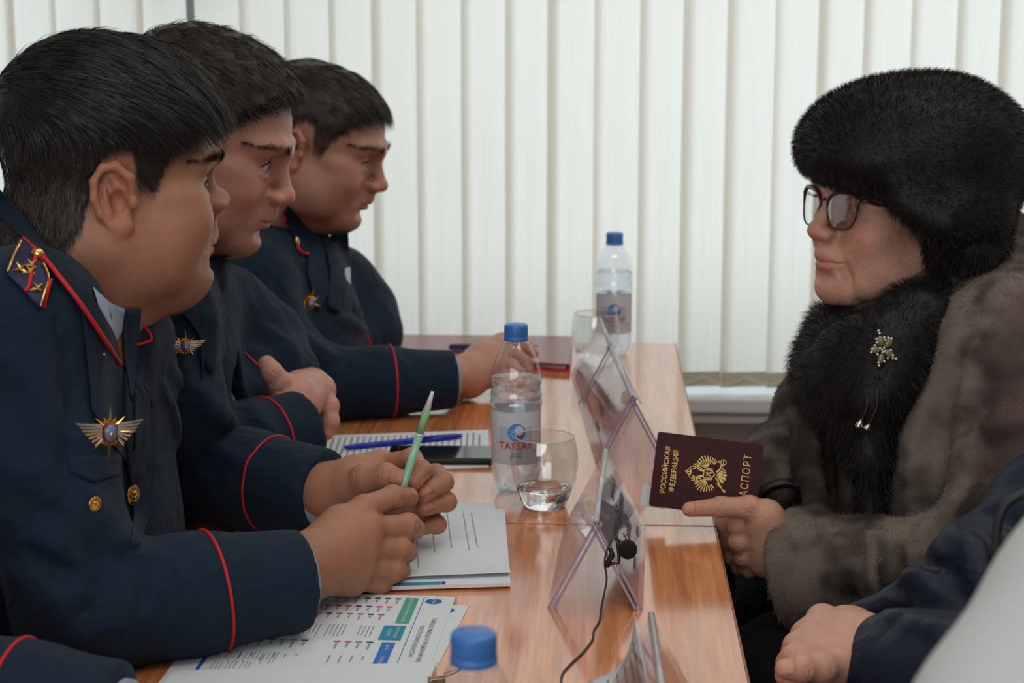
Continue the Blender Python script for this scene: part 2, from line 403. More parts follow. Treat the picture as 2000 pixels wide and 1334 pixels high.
def bottle(loc, label, level=.148):
    x, y = float(loc[0]), float(loc[1])
    e = empty('water_bottle', (x, y, TZ), label, 'bottle', 'plastic water bottles on the tables')
    r = .0328
    prof = [(.0, .004), (.014, .002), (.021, .0005), (.0245, .004), (.0285, .013), (.0318, .024), (.0326, .03), (.0322, .036), (.0314, .040), (.0314, .108), (.0322, .110),
            (.0334, .113), (.0336, .117), (.0324, .1195), (.0322, .121), (.0332, .124), (.0330, .128), (.0316, .131), (.0312, .136), (.0326, .141), (.0326, .149), (.0312, .158), (.0282, .168),
            (.0238, .179), (.0185, .190), (.0150, .1955), (.0138, .1985), (.0138, .203)]
    V, Fc = lathe_geo(prof, 56, False)
    # petals in the base, moulded waves on the shoulder
    V2 = []
    for vx, vy, vz in V:
        a = math.atan2(vy, vx); rr = math.hypot(vx, vy); s = 1.
        if vz < .02: s *= 1 + .05 * math.cos(5 * a) * (1 - vz / .02); vz += .004 * (1 - math.cos(5 * a)) * max(0, 1 - vz / .02) * (rr > .01)
        if .128 < vz < .175: s *= 1 + .022 * math.sin(3 * a + 420 * vz) * math.sin(math.pi * (vz - .128) / .047)
        V2.append((x + vx * s, y + vy * s, TZ + vz))
    mk('bottle_body', V2, Fc, m_pet, e, True)
    wv = []
    wprof = [(.0, .0055)] + [(max(0, q - .0009), z + .0012) for q, z in prof[2:] if z < level]
    wprof += [(wprof[-1][0], level), (0.0, level + .0001)]
    Vw, Fw = lathe_geo(wprof, 56, False)
    for vx, vy, vz in Vw:
        a = math.atan2(vy, vx); rr = math.hypot(vx, vy); s = 1.
        if vz < .02: s *= 1 + .05 * math.cos(5 * a) * (1 - vz / .02); vz += .004 * (1 - math.cos(5 * a)) * max(0, 1 - vz / .02) * (rr > .01)
        if .128 < vz < .175: s *= 1 + .022 * math.sin(3 * a + 420 * vz) * math.sin(math.pi * (vz - .128) / .047)
        wv.append((x + vx * s, y + vy * s, TZ + vz))
    mk('water', wv, Fw, m_water, e, True)
    # cap with knurled skirt and tamper ring
    cp = []
    seg = 72
    Vc, Fcp = lathe_geo([(.0152, .196), (.0156, .1965), (.0156, .2005), (.0149, .2012), (.0150, .2018), (.0151, .2135), (.0146, .2158), (.0136, .2166), (.0, .2168)], seg, False)
    for i, (vx, vy, vz) in enumerate(Vc):
        k = i % seg; s = 1 + (.008 if (k % 2 and .2017 < vz < .2137) else 0.); cp.append((x + vx * s, y + vy * s, TZ + vz))
    mk('cap', cp, Fcp, m_cap, e, True)
    mk('neck_ring', *lathe_geo([(.0142, .1925), (.0160, .1935), (.0160, .1945), (.0142, .1952)], 40, False, (x, y, TZ)), m_pet, e, True)
    lab = mk('label', *lathe_geo([(.03175, .0405), (.03175, .1085)], 56, False, (x, y, TZ)), m_label, e, True)
    ang = math.atan2(-y, -x) - .06      # printed front, turned towards the camera side
    f = lambda g, off=.0006: wrap(g, .03175, TZ + .0745, ang, x, y, off)
    g = [grid_rect(-.021, .023, .0135 - k * .0024, .0145 - k * .0024) for k in range(9)]
    mk('label_stripes', *f(join(*g)), m_lab_band, lab)
    mk('label_globe_rim', *f(disc_geo((.0025, .0085), .0112, .0112), .0008), m_lab_blue, lab)
    mk('label_globe', *f(disc_geo((.0019, .0092), .0102, .0100), .0010), m_lab_cyan, lab)
    mk('label_globe_swirl', *f(join(disc_geo((.0055, .0045), .0062, .0060)), .0012), m_lab_blue, lab)
    mk('label_globe_light', *f(disc_geo((.0058, .0115), .0056, .0062), .0014), m_label, lab)
    mk('label_name', *f(text_geo('TASSAY', .0125, 0, 0, .00012, 1.02, width=.98), .0012) if False else f(xform(text_geo('TASSAY', .0128, 0, 0, .00016, 1.0), Matrix.Translation((.0015, -.0095, 0))), .0012), m_lab_red, lab)
    mk('label_small_print', *f(join(xform(text_geo('Natural', .0045), Matrix.Translation((.002, -.0185, 0))), xform(text_geo('0,5', .0055), Matrix.Translation((.0265, -.0165, 0))),
        xform(text_geo('без газа', .0042), Matrix.Translation((.002, -.0228, 0)))), .0012), m_lab_grey, lab)
    return e
bottle(PZ(1008, 956), 'small plastic water bottle with blue cap behind the nearest tumbler')
bottle(PZ(1198, 690), 'water bottle with blue cap at the far end of the tables')
_fb = PZ(925, 1238, TZ + .2155)
bottle((_fb[0], _fb[1]), 'water bottle at the bottom edge, only its blurred blue cap showing')

m_bowl = thin_glass('glass_wall', (.955, .96, .955), 1.7)
def tumbler(loc, label):
    x, y = float(loc[0]), float(loc[1])
    e = empty('glass_tumbler', (x, y, TZ), label, 'glass', 'clear glass tumblers')
    def lobed(prof):
        V, Fc = lathe_geo(prof, 64, False); V2 = []
        for vx, vy, vz in V:
            a = math.atan2(vy, vx); s = 1.
            if vz < .012: s *= 1 + .018 * math.cos(12 * a) * (1 - vz / .012)
            if vz in (.0195, .0205, .0185): vz += .0010 * math.cos(7 * a)
            V2.append((x + vx * s * 1.13, y + vy * s * 1.13, TZ + vz * 1.05))
        return V2, Fc
    mk('base', *lobed([(0, .0025), (.016, .002), (.0205, .0), (.0235, .002), (.0265, .009), (.0308, .0215), (.0300, .0235), (.0270, .0225), (.02, .0195), (.010, .0185), (0, .0183)]), m_tumbler, e, True)
    mk('bowl', *lobed([(.0308, .0216), (.0352, .036), (.0372, .050), (.0372, .060), (.0355, .074), (.0330, .0845)]), m_bowl, e, True)
    mk('bowl_inside', *lobed([(.0296, .0238), (.0340, .037), (.0359, .050), (.0359, .060), (.0342, .074), (.0318, .0845)]), m_bowl, e, True)
    mk('rim', *tube_geo([(x + .0366 * math.cos(t), y + .0366 * math.sin(t), TZ + .0890) for t in np.linspace(0, 2 * math.pi, 65)], .0008, 8, False), mat('rim_glass', rgb(236, 234, 228), .08, trans=.55, ior=1.4), e, True)
    return e
tumbler(PZ(1063, 988), 'clear round-bellied glass tumbler in front of the labelled water bottle')
tumbler(PZ(1163, 711), 'clear tumbler in front of the far water bottle, by the folder')

# ================================================================== paper, print
_mk0 = mk
def mk(name, *a, **k):
    o = _mk0(name, *a, **k)
    if name.startswith('print_') or name in ('lettering', 'label_small_print', 'label_stripes', 'gold_emblem'): o['kind'] = 'stuff'     # too small to pick apart
    return o
m_paper = mat('white_paper', rgb(214, 220, 224), .75, noise_amt=.015, noise_scale=8)
m_ink = mat('grey_ink', rgb(96, 100, 108), .7)
m_inkl = mat('light_ink', rgb(146, 152, 160), .7)
def sheet(name, org, ax, ay, w, h, z, label, cat='paper', group=None, th=.0004, curl=0.):
    """flat sheet: origin corner, page-right direction ax, page-down direction ay (2D)"""
    ax = np.array(ax, float); ay = np.array(ay, float); ax /= np.linalg.norm(ax); ay /= np.linalg.norm(ay)
    n = 14; V = []; Fc = []
    for k in (0, 1):
        for j in range(n + 1):
            for i in range(n + 1):
                u, v = i / n, j / n; p = np.array(org[:2]) + ax * w * u + ay * h * v
                zz = z + k * th + curl * (max(0, u - .82) / .18) ** 2
                V.append((p[0], p[1], zz))
    N = (n + 1) ** 2
    for j in range(n):
        for i in range(n):
            a = j * (n + 1) + i
            Fc.append((N + a, N + a + 1, N + a + n + 2, N + a + n + 1)); Fc.append((a, a + n + 1, a + n + 2, a + 1))
    for i in range(n):
        for a, b in (((i), (i + 1)), (n * (n + 1) + i + 1, n * (n + 1) + i), ((i + 1) * (n + 1), i * (n + 1)), (i * (n + 1) + n, (i + 1) * (n + 1) + n)):
            Fc.append((a, b, N + b, N + a))
    o = mk(name, V, Fc, m_paper); tag(o, label, cat, group)
    def pg(x, y, dz=0): p = np.array(org[:2]) + ax * x + ay * y; return (p[0], p[1], z + th + .00025 + dz + curl * (max(0, x / w - .82) / .18) ** 2)
    return o, pg
def rects(pg, rs, dz=0):
    V, Fc = [], []
    for (x0, x1, y0, y1) in rs:
        k = len(V); V += [pg(x0, y0, dz), pg(x1, y0, dz), pg(x1, y1, dz), pg(x0, y1, dz)]; Fc.append((k, k + 1, k + 2, k + 3))
    return V, Fc
def ptext(pg, s, x, y, size, dz=.0002, bold=0.):
    g = text_geo(s, size, bold=bold); return [pg(x + a, y - b, dz) for a, b, c in g[0]], g[1]
def words(rr, x0, x1, y, h):
    """one text line broken into words"""
    out = []; x = x0
    while x < x1:
        w = rr.uniform(.0022, .006); out.append((x, min(x + w, x1), y + rr.uniform(0, .0003), y + h * rr.uniform(.85, 1.1))); x += w + rr.uniform(.0008, .0022)
    return out

# --- two infographic sheets
def infographic(org, ax, ay, z, label, full):
    o, pg = sheet('infographic_sheet', org, ax, ay, .30, .244, z, label, 'paper', 'infographic sheets')
    mk('print_logo', *(lambda g: ([pg(*p[:2], .0002) for p in g[0]], g[1]))(disc_geo((.018, .021), .0078, .0088)), mat('print_royal', rgb(40, 96, 176), .6), o)
    mk('print_rule', *rects(pg, [(.006, .29, .0318, .0326)]), mat('print_royal', (0, 0, 0)), o)
    if not full: return
    rr = random.Random(11)
    mk('print_logo_text', *ptext(pg, 'ҚР ІІМ', .018, .021, .0042, .0004), m_paper, o)
    mk('print_title', *join(ptext(pg, 'ПОРЯДОК ВЪЕЗДА И ПРЕБЫВАНИЯ ИНОСТРАНЦЕВ', .148, .0135, .0062), ptext(pg, 'В РЕСПУБЛИКЕ КАЗАХСТАН', .136, .0228, .0062)), m_ink, o)
    mk('print_green_box', *rects(pg, [(.009, .087, .0375, .0515)]), mat('print_green', rgb(76, 160, 140), .6), o)
    mk('print_teal_box', *rects(pg, [(.094, .136, .0385, .0610)]), mat('print_teal', rgb(34, 138, 168), .6), o)
    mk('print_blue_box', *rects(pg, [(.142, .232, .0420, .0555)]), mat('print_blue', rgb(44, 110, 190), .6), o)
    mk('print_box_text', *join(ptext(pg, 'БЕЗВИЗОВЫЙ РЕЖИМ 30 ДНЕЙ', .048, .0445, .0046, .0005), ptext(pg, 'РЕГИСТРАЦИЯ', .115, .0455, .0044, .0005), ptext(pg, 'В 5 ДНЕЙ', .115, .053, .0044, .0005),
        ptext(pg, 'ВИЗА', .157, .0487, .0044, .0005), ptext(pg, 'РАЗРЕШЕНИЕ', .198, .0487, .0044, .0005)), m_paper, o)
    mk('print_footer_bar', *rects(pg, [(.05, .30, .2155, .2195)]), mat('print_bar', rgb(28, 100, 176), .6), o)
    red, blu, grn, dark = [], [], [], []; lines = []; light = []
    for col, (c0, c1) in zip((.011, .037, .061), ((.056, .21), (.061, .21), (.066, .20))):
        y = c0
        while y < c1:
            b = rr.choice((red, red, blu, blu, grn, dark, dark)); b.append((col, col + .0042, y, y + .0062))
            lines.append((col + .0065, col + rr.uniform(.012, .019), y + .0018, y + .0040)); y += .0108
    for y0 in (.070, .098, .124, .155, .178):
        for k in range(rr.randint(4, 6)): lines += words(rr, .096, .096 + rr.uniform(.026, .038), y0 + k * .0042, .0016)
    y = .064
    while y < .205:
        if rr.random() < .86:
            rr.choice((red, red, blu, grn, blu)).append((.1415, .1455, y, y + .0068)); lines.append((.1475, rr.uniform(.154, .166), y + .0018, y + .0042))
            light.append((.182, rr.uniform(.186, .203), y + .0022, y + .0040))
        y += .0108
    for y0 in (.150, .168, .186): 
        for k in range(4): light += words(rr, .178, .178 + rr.uniform(.02, .034), y0 + k * .0038, .0014)
    for y0 in (.17, .184, .197):
        for k in range(3): lines += words(rr, .205, .205 + rr.uniform(.02, .034), y0 + k * .0038, .0014)
    mk('print_red_marks', *rects(pg, red), mat('print_red', rgb(190, 90, 100), .6), o); mk('print_blue_marks', *rects(pg, blu), mat('print_navy', rgb(60, 66, 110), .6), o)
    mk('print_green_marks', *rects(pg, grn), mat('print_grn2', rgb(100, 150, 140), .6), o); mk('print_dark_marks', *rects(pg, dark), mat('print_dark', rgb(70, 70, 84), .6), o)
    mk('print_text', *rects(pg, lines), m_inkl, o); mk('print_fine_text', *rects(pg, light), m_inkl, o)
infographic((-.131, 1.776), (-.10, -.995), (-.995, .10), TZ + .0004, 'lower infographic sheet, only its right edge and half a logo showing', False)
infographic((-.147, 1.802), (-.040, -.999), (-.999, .040), TZ + .0011, 'upper infographic sheet with coloured headings under the nearest sleeve', True)
# --- sheet at the bottom edge with a clip
o_, pg = sheet('blank_sheet', (-.149, 1.600), (-.05, -.999), (-.990, -.139), .25, .245, TZ + .0040, 'plain white sheet stack at the bottom edge held by a binder clip', 'paper', th=.0022)
m_steel = mat('clip_steel', rgb(150, 140, 118), .28, metal=1.)
c0 = np.array(PZ(862, 1326, TZ + .008))
e = empty('binder_clip', (c0[0], c0[1], TZ + .004), 'small metal binder clip on the white sheet at the bottom edge', 'clip')
mk('clip_jaw', *xform(box_geo(-.012, .003, -.0045, .0045, -.004, .002, .001), Matrix.Translation(c0) @ Matrix.Rotation(R(20), 4, 'Z')), m_steel, e)
mk('clip_wire', *tube_geo(catmull([c0 + (-.010, -.004, .002), c0 + (.004, -.001, .003), c0 + (.014, .006, .005), c0 + (.018, .012, .006), c0 + (.012, .012, .0045), c0 + (.002, .006, .003)], 6), .0007, 6), m_steel, e)
# --- printed document under the near hand
def printed(o, pg, w, h, seed, x0=.02, top=.03, paras=((0, 4), (5, 5), (11, 8)), lh=.0105, th=.0018):
    rr = random.Random(seed); L_ = []
    for st, n in paras:
        for k in range(n):
            y = top + (st + k) * lh; L_ += words(rr, x0 + (.012 if k == 0 else 0), w - x0 - (rr.uniform(.0, .12) if k == n - 1 else rr.uniform(0, .01)), y, th)
    mk('print_text', *rects(pg, [r for r in L_ if r[3] < h - .01]), m_inkl, o)
o_, pg = sheet('document_page', (-.148, 2.165), (.08, -.996), (-.996, -.08), .21, .29, TZ + .0012, 'lower printed page sticking out behind the top document', 'paper', 'printed pages')
o_, pg = sheet('booklet_page', (-.112, 2.12), (.075, -.997), (-.990, -.14), .285, .20, TZ + .0024, 'thin booklet with a teal edge under the top document', 'paper', th=.004)
mk('cover_band', *rects(pg, [(.2753, .2843, .075, .20)], .0004), mat('print_teal', (0, 0, 0)), o_); mk('cover_stripe', *rects(pg, [(.2753, .2843, .070, .074)], .0004), mat('print_navy', (0, 0, 0)), o_)
o_, pg = sheet('document_page', (-.126, 2.143), (.121, -.9927), (-.985, -.17), .288, .21, TZ + .0070, 'top printed document under the hands holding the green pen', 'paper', 'printed pages', curl=.004)
printed(o_, pg, .288, .21, 5, .03, .03, ((0, 1), (1, 1), (3, 1), (5, 1), (7, 6), (14, 3)), .0098, .0017)
# --- printed page under the phone
o_, pg = sheet('document_page', (-.158, 2.554), (.06, -.998), (-.998, -.20), .215, .30, TZ + .0004, 'printed page under the phone and the blue pen', 'paper', 'printed pages')
printed(o_, pg, .215, .30, 9, .018, .012, ((0, 30),), .0088, .0032)

# --- phone
m_screen = mat('phone_screen', rgb(20, 20, 22), .06, spec=.6)
pa = np.array(PZ(955, 897, TZ + .0095)); e = empty('smartphone', (pa[0] - .07, pa[1] + .035, TZ), 'black smartphone lying on the printed page beside the labelled bottle', 'phone')
Mp = Matrix.Translation((pa[0] + .004 - .072, pa[1] + .0355, TZ + .0008)) @ Matrix.Rotation(R(2.0), 4, 'Z')
mk('case', *xform(box_geo(-.073, .073, -.037, .037, 0, .0088, .003), Mp), m_black, e, True)
mk('screen', *xform(box_geo(-.070, .070, -.0345, .0345, .0087, .0093, .0002), Mp), m_screen, e)
# --- pens
def pen_tube(name, a, b, prof, m, parent, seg=20):
    a = np.array(a, float); b = np.array(b, float); pts = [a + (b - a) * t for t, r in prof]
    return mk(name, *tube_geo(pts, [r for t, r in prof], seg), m, parent, True)
m_bluepen = mat('blue_pen_plastic', rgb(30, 44, 176), .3)
a, b = PZ(672, 874, TZ + .0052), PZ(903, 851, TZ + .0052)
e = empty('ballpoint_pen', (a + b) / 2, 'translucent blue ballpoint pen lying on the printed page', 'pen')
pen_tube('barrel', a, b, [(0, .0016), (.03, .0030), (.08, .0039), (.62, .0042), (.66, .0044)], m_bluepen, e)
pen_tube('pen_cap', a, b, [(.66, .0045), (.90, .0045), (.97, .0036), (1.0, .0014)], mat('pen_cap_blue', rgb(36, 40, 150), .25), e)
# --- far folder and its pen
m_folder = mat('red_folder', rgb(128, 40, 48), .22, noise_amt=.04)
fo = empty('document_folder', (-.21, 3.11, TZ), 'glossy dark red folder under the third officer\'s hand', 'folder')
mk('cover', *prism_geo([(-.40, 3.07), (-.046, 2.975), (-.046, 3.235), (-.40, 3.235)], TZ + .011, TZ + .014), m_folder, fo)
mk('pages', *prism_geo([(-.392, 3.078), (-.054, 2.987), (-.054, 3.228), (-.392, 3.228)], TZ + .0035, TZ + .011), m_paper, fo)
mk('back_cover', *prism_geo([(-.40, 3.07), (-.046, 2.975), (-.046, 3.235), (-.40, 3.235)], TZ, TZ + .0035), mat('red_folder_back', rgb(196, 40, 62), .4), fo)
a, b = PZ(876, 678, TZ + .0185), PZ(1052, 676, TZ + .0185)
e = empty('ballpoint_pen', (a + b) / 2, 'blue ballpoint pen on the red folder, behind the third officer\'s hand', 'pen')
pen_tube('barrel', a, b, [(0, .0022), (.02, .0042), (.72, .0045), (.78, .0040), (.98, .0012), (1, .0006)], mat('pen_blue2', rgb(46, 74, 140), .3), e)
pen_tube('clip', a + (0, -.002, .0045), b + (0, -.002, .0045), [(.02, .0010), (.26, .0010)], m_black, e, 8)

# ================================================================== acrylic table signs
m_card_shade = mat('sign_card_shaded', rgb(150, 150, 156), .65); m_card_w = mat('sign_card_white', rgb(226, 224, 222), .6)  # grey is the shade on the white card, put into its colour
m_orange = mat('orange_stripe', rgb(190, 104, 52), .6)
def squiggle(rr, n, size):
    """an unreadable cursive word as small strokes in (x, y)"""
    g = []; x = 0
    for k in range(n):
        if rr.random() < .15 and k: x += size * .45; continue
        h = size * rr.choice((.55, .55, .6, 1.0)); 
        g.append([(x, 0), (x + size * .24, 0), (x + size * .44, h), (x + size * .20, h)])
        g.append([(x + size * .30, h * .9), (x + size * .46, h), (x + size * .70, size * .1), (x + size * .46, 0)]); x += size * .78
    V, Fc = [], []
    for q in g: k = len(V); V += [(a, b, 0) for a, b in q]; Fc.append((k, k + 1, k + 2, k + 3))
    return (V, Fc), x
def sign(f, b, hw, h, label, lines_r=None, lines_l=None, stripe=False, card=True, seed=1):
    """A-frame: ridge from f to b (2D), half width hw, height h"""
    f = np.array(f, float); b = np.array(b, float); L_ = np.linalg.norm(b - f); u = (b - f) / L_; rgt = np.array([u[1], -u[0]])
    e = empty('table_sign', (*((f + b) / 2), TZ), label, 'table sign', 'acrylic table signs')
    rr = random.Random(seed); sl = math.hypot(hw, h)
    for side, nm in ((1, 'right'), (-1, 'left')):
        top = np.array([0, 0, h + TZ]); d = np.array([*(rgt * side * hw), -h]) / sl              # down the slope
        uu = np.array([*u, 0]); nrm = np.cross(uu, d); nrm = nrm if nrm[2] > 0 else -nrm
        o0 = np.array([*f, TZ + h])
        q = lambda s, t, n=0.: o0 + uu * s + d * t + nrm * n
        for off in (0., -.0052):
            t1 = sl + off * .8
            if off == 0. or not card: mk('acrylic_panel', [q(s, t, off) for s, t in ((0, .001), (L_, .001), (L_, t1), (0, t1))], [(0, 1, 2, 3)], m_acryl, e)
            V = [q(s, t, off + k) for k in (.0004, -.0024) for s, t in ((-.0008, 0), (.0016, 0), (.0016, t1), (-.0008, t1))]
            mk('panel_edge', V, [(0, 1, 2, 3), (7, 6, 5, 4), (0, 4, 5, 1), (1, 5, 6, 2), (2, 6, 7, 3), (3, 7, 4, 0)], m_acryl_edge, e)
        if card and side == 1:
            c_ = mk('card', [q(s, t, -.0030) for s, t in ((.0, .001), (L_ - .01, .001), (L_ - .01, sl * .93), (.0, sl * .93))], [(0, 1, 2, 3)], m_card_shade, e)
            mk('card_unshaded', [q(s, t, -.0026) for s, t in ((.0, .001), (L_ - .01, .001), (L_ - .01, sl * .52), (L_ * .74, .012), (0, .006))], [(0, 1, 2, 3, 4)], m_card_w, e)  # part of the card kept white, clear of the painted shade
        for lines, want in ((lines_r, 1), (lines_l, -1)):
            if lines and want == side:
                for (s0, t0, size, n) in lines:
                    g, wd = squiggle(rr, n, size)
                    # reads from the visitors' side: text runs from far to near on the right face
                    V = [q(s0 - x * side if side == 1 else s0 + x, t0 - y, .0004) for x, y, z in g[0]]
                    mk('lettering', V, g[1], m_ink2, e)
        if stripe and side == -1:
            mk('stripe', [q(s, t, -.003) for s, t in ((.01, sl * .80), (L_ - .02, sl * .80), (L_ - .02, sl * .84), (.01, sl * .84))], [(0, 1, 2, 3)], m_orange, e)
    V, Fc = [], []
    o0 = np.array([*f, TZ + h]); uu = np.array([*u, 0])
    mk('ridge', *tube_geo([o0 - (0, 0, .0012), o0 + uu * L_ - (0, 0, .0012)], .0032, 10), m_ridge, e, True)
    return e
m_ink2 = mat('black_ink', rgb(58, 58, 66), .6)
m_ridge = mat('ridge_white', rgb(214, 212, 214), .2, trans=.35, ior=1.4)  # whitish strip along the top of the signs
sign((-.0, 1.774), (.011, 2.072), .0495, .095, 'acrylic table sign with handwriting, holding the clip-on microphone',
     [(.25, .030, .013, 9), (.25, .051, .017, 12), (.125, .046, .017, 6), (.20, .072, .017, 8), (.12, .088, .012, 6), (.24, .089, .010, 5)], seed=4)
sign((.048, 2.370), (.021, 2.719), .0495, .095, 'second table sign, behind the passport, with faint lettering', None, [(.10, .052, .013, 8), (.12, .068, .013, 10), (.09, .084, .012, 7)], True, False, seed=6)
sign((.020, 2.735), (.005, 2.965), .0495, .095, 'furthest table sign, in front of the far water bottle', None, None, False, False, seed=8)
sign((.056, 1.175), (.049, 1.494), .0495, .095, 'nearest table sign at the bottom edge with a curled paper', None, None, False, False, seed=9)
# the curled paper slipping out of the nearest sign
V, Fc = [], []
nA, nB = 10, 12
for i in range(nA + 1):
    for j in range(nB + 1):
        u, v = i / nA, j / nB
        pa = np.array(PZ(1240, 1203, TZ + .078)) * (1 - v) + np.array(PZ(1150, 1330, TZ + .004)) * v
        pa = pa + np.array([.010 * math.sin(math.pi * v) , 0, -.012 * math.sin(math.pi * v)])
        V.append(pa + np.array([.012 * u, -.27 * u, 0]) + np.array([0, 0, .0]))
for i in range(nA):
    for j in range(nB): a = i * (nB + 1) + j; Fc.append((a, a + 1, a + nB + 2, a + nB + 1))
o_ = mk('loose_paper', V, Fc, m_paper, None, True); tag(o_, 'curled white paper leaning on the nearest table sign', 'paper')
mdf = o_.modifiers.new('th', 'SOLIDIFY'); mdf.thickness = .0004
rr = random.Random(2); Lw = []
def cp(s, t):
    u, v = s, t
    pa = np.array(PZ(1240, 1203, TZ + .078)) * (1 - v) + np.array(PZ(1150, 1330, TZ + .004)) * v
    pa = pa + np.array([.010 * math.sin(math.pi * v), 0, -.012 * math.sin(math.pi * v)])
    return pa + np.array([.012 * u, -.27 * u, 0]) + np.array([-.0005, 0, .0008])
V, Fc = [], []
for v0 in (.18, .32, .46, .60, .74):
    s = .06
    while s < .9:
        w = rr.uniform(.015, .04); k = len(V); V += [cp(s, v0), cp(s + w, v0), cp(s + w, v0 + .03), cp(s, v0 + .03)]; Fc.append((k, k + 1, k + 2, k + 3)); s += w + .008
mk('print_text', V, Fc, m_inkl, o_)

# ================================================================== clip-on microphone
m_foam = mat('foam_black', rgb(14, 16, 17), .95, bump=.8, bump_scale=900)
m_cable = mat('grey_cable', rgb(52, 56, 60), .5)
YM = 1.775
mc = P(1226, 1073, YM); e = empty('lavalier_microphone', P(1195, 1110, YM), 'small black clip-on microphone with foam ball and thin cable', 'microphone')
V, Fc = ball_geo((0, 0, 0), (.0098, .0098, .0102), 24, 16); V = [tuple(np.array(mc) + np.array(v) * (1 + .03 * noise.noise(Vector(v) * 900))) for v in V]
mk('foam_windscreen', V, Fc, m_foam, e, True)
mk('capsule', *tube_geo([P(1207, 1058, YM), P(1218, 1066, YM)], [.0032, .0045], 12), m_black, e, True)
mk('clip', *join(tube_geo([P(1206, 1060, YM - .002), P(1209, 1085, YM - .002), P(1208, 1100, YM - .002), P(1196, 1100, YM - .002), P(1184, 1106, YM - .002)], .0018, 8),
   tube_geo([P(1192, 1070, YM - .003), P(1196, 1084, YM - .003), P(1186, 1100, YM - .003), P(1187, 1108, YM - .003)], [.0018, .0030, .0028, .0022], 8)), m_black, e, True)
cab = [P(1208, 1056, YM), P(1203, 1049, YM - .002), P(1194, 1056, YM - .004), P(1184, 1080, YM - .004), P(1181, 1102, YM - .004), P(1185, 1130, YM - .004), P(1180, 1160, YM - .004), P(1175, 1185, YM - .006),
       PZ(1171, 1212, TZ + .0012), PZ(1160, 1232, TZ + .0012), PZ(1157, 1250, TZ + .0012), PZ(1138, 1275, TZ + .0012), PZ(1114, 1298, TZ + .0012), PZ(1098, 1318, TZ + .0012), PZ(1098, 1345, TZ + .0012), PZ(1110, 1400, TZ + .0012)]
mk('cable', *tube_geo(catmull(cab, 6), .0011, 8), m_cable, e, True)

# ================================================================== passport
m_pass = mat('passport_cover', rgb(60, 20, 26), .55, spec=.3, noise_amt=.06, noise_scale=300, bump=.25, bump_scale=1800)
m_gold = mat('gold_foil', rgb(184, 152, 88), .38, metal=.6)
YP = 2.085
pTL, pTR, pBL = P(1285, 843, YP + .006), P(1493, 869, YP - .004), P(1267, 988, YP - .012)
ux = Vector(pTL - pBL); uy = Vector(pTL - pTR)             # passport right = up in the picture, passport up = left
cen = Vector((pTR + pBL) / 2)
Mpass = frame(cen, ux, uy)
if (Mpass.to_3x3() @ Vector((0, 0, 1))).y > 0: print('passport normal flips')
pw, ph = ux.length, uy.length
e = empty('passport', tuple(Vector(pBL)), 'dark red passport with gold eagle held up by the woman', 'passport')
def rrect(w, h, r, n=5):
    pts = []
    for cx, cy, a0 in ((w / 2 - r, h / 2 - r, 0), (-w / 2 + r, h / 2 - r, 90), (-w / 2 + r, -h / 2 + r, 180), (w / 2 - r, -h / 2 + r, 270)):
        for k in range(n + 1): a = R(a0 + 90 * k / n); pts.append((cx + r * math.cos(a), cy + r * math.sin(a)))
    return pts
mk('cover', *xform(prism_geo(rrect(pw, ph, .0035), -.0006, .0), Mpass), m_pass, e)
mk('pages', *xform(prism_geo(rrect(pw - .003, ph - .003, .003), -.0032, -.0006), Mpass), mat('passport_pages', rgb(186, 178, 170), .7), e)
mk('back_cover', *xform(prism_geo(rrect(pw, ph, .0035), -.0038, -.0032), Mpass), m_pass, e)
def on_pass(g, x, y): return xform(g, Mpass @ Matrix.Translation((x, y, .00025)))
for s_, y_ in (('РОССИЙСКАЯ', .385), ('ФЕДЕРАЦИЯ', .302)): mk('print_gold_word', *on_pass(text_geo(s_, .0082, bold=.00005, spacing=1.0, width=.98), .0005, ph * y_), m_gold, e)
mk('print_gold_word', *(xform(text_geo('ПАСПОРТ', .0130, spacing=1.25, width=.80), Mpass @ Matrix.Translation((.0015, -ph * .368, .00025)))), m_gold, e)
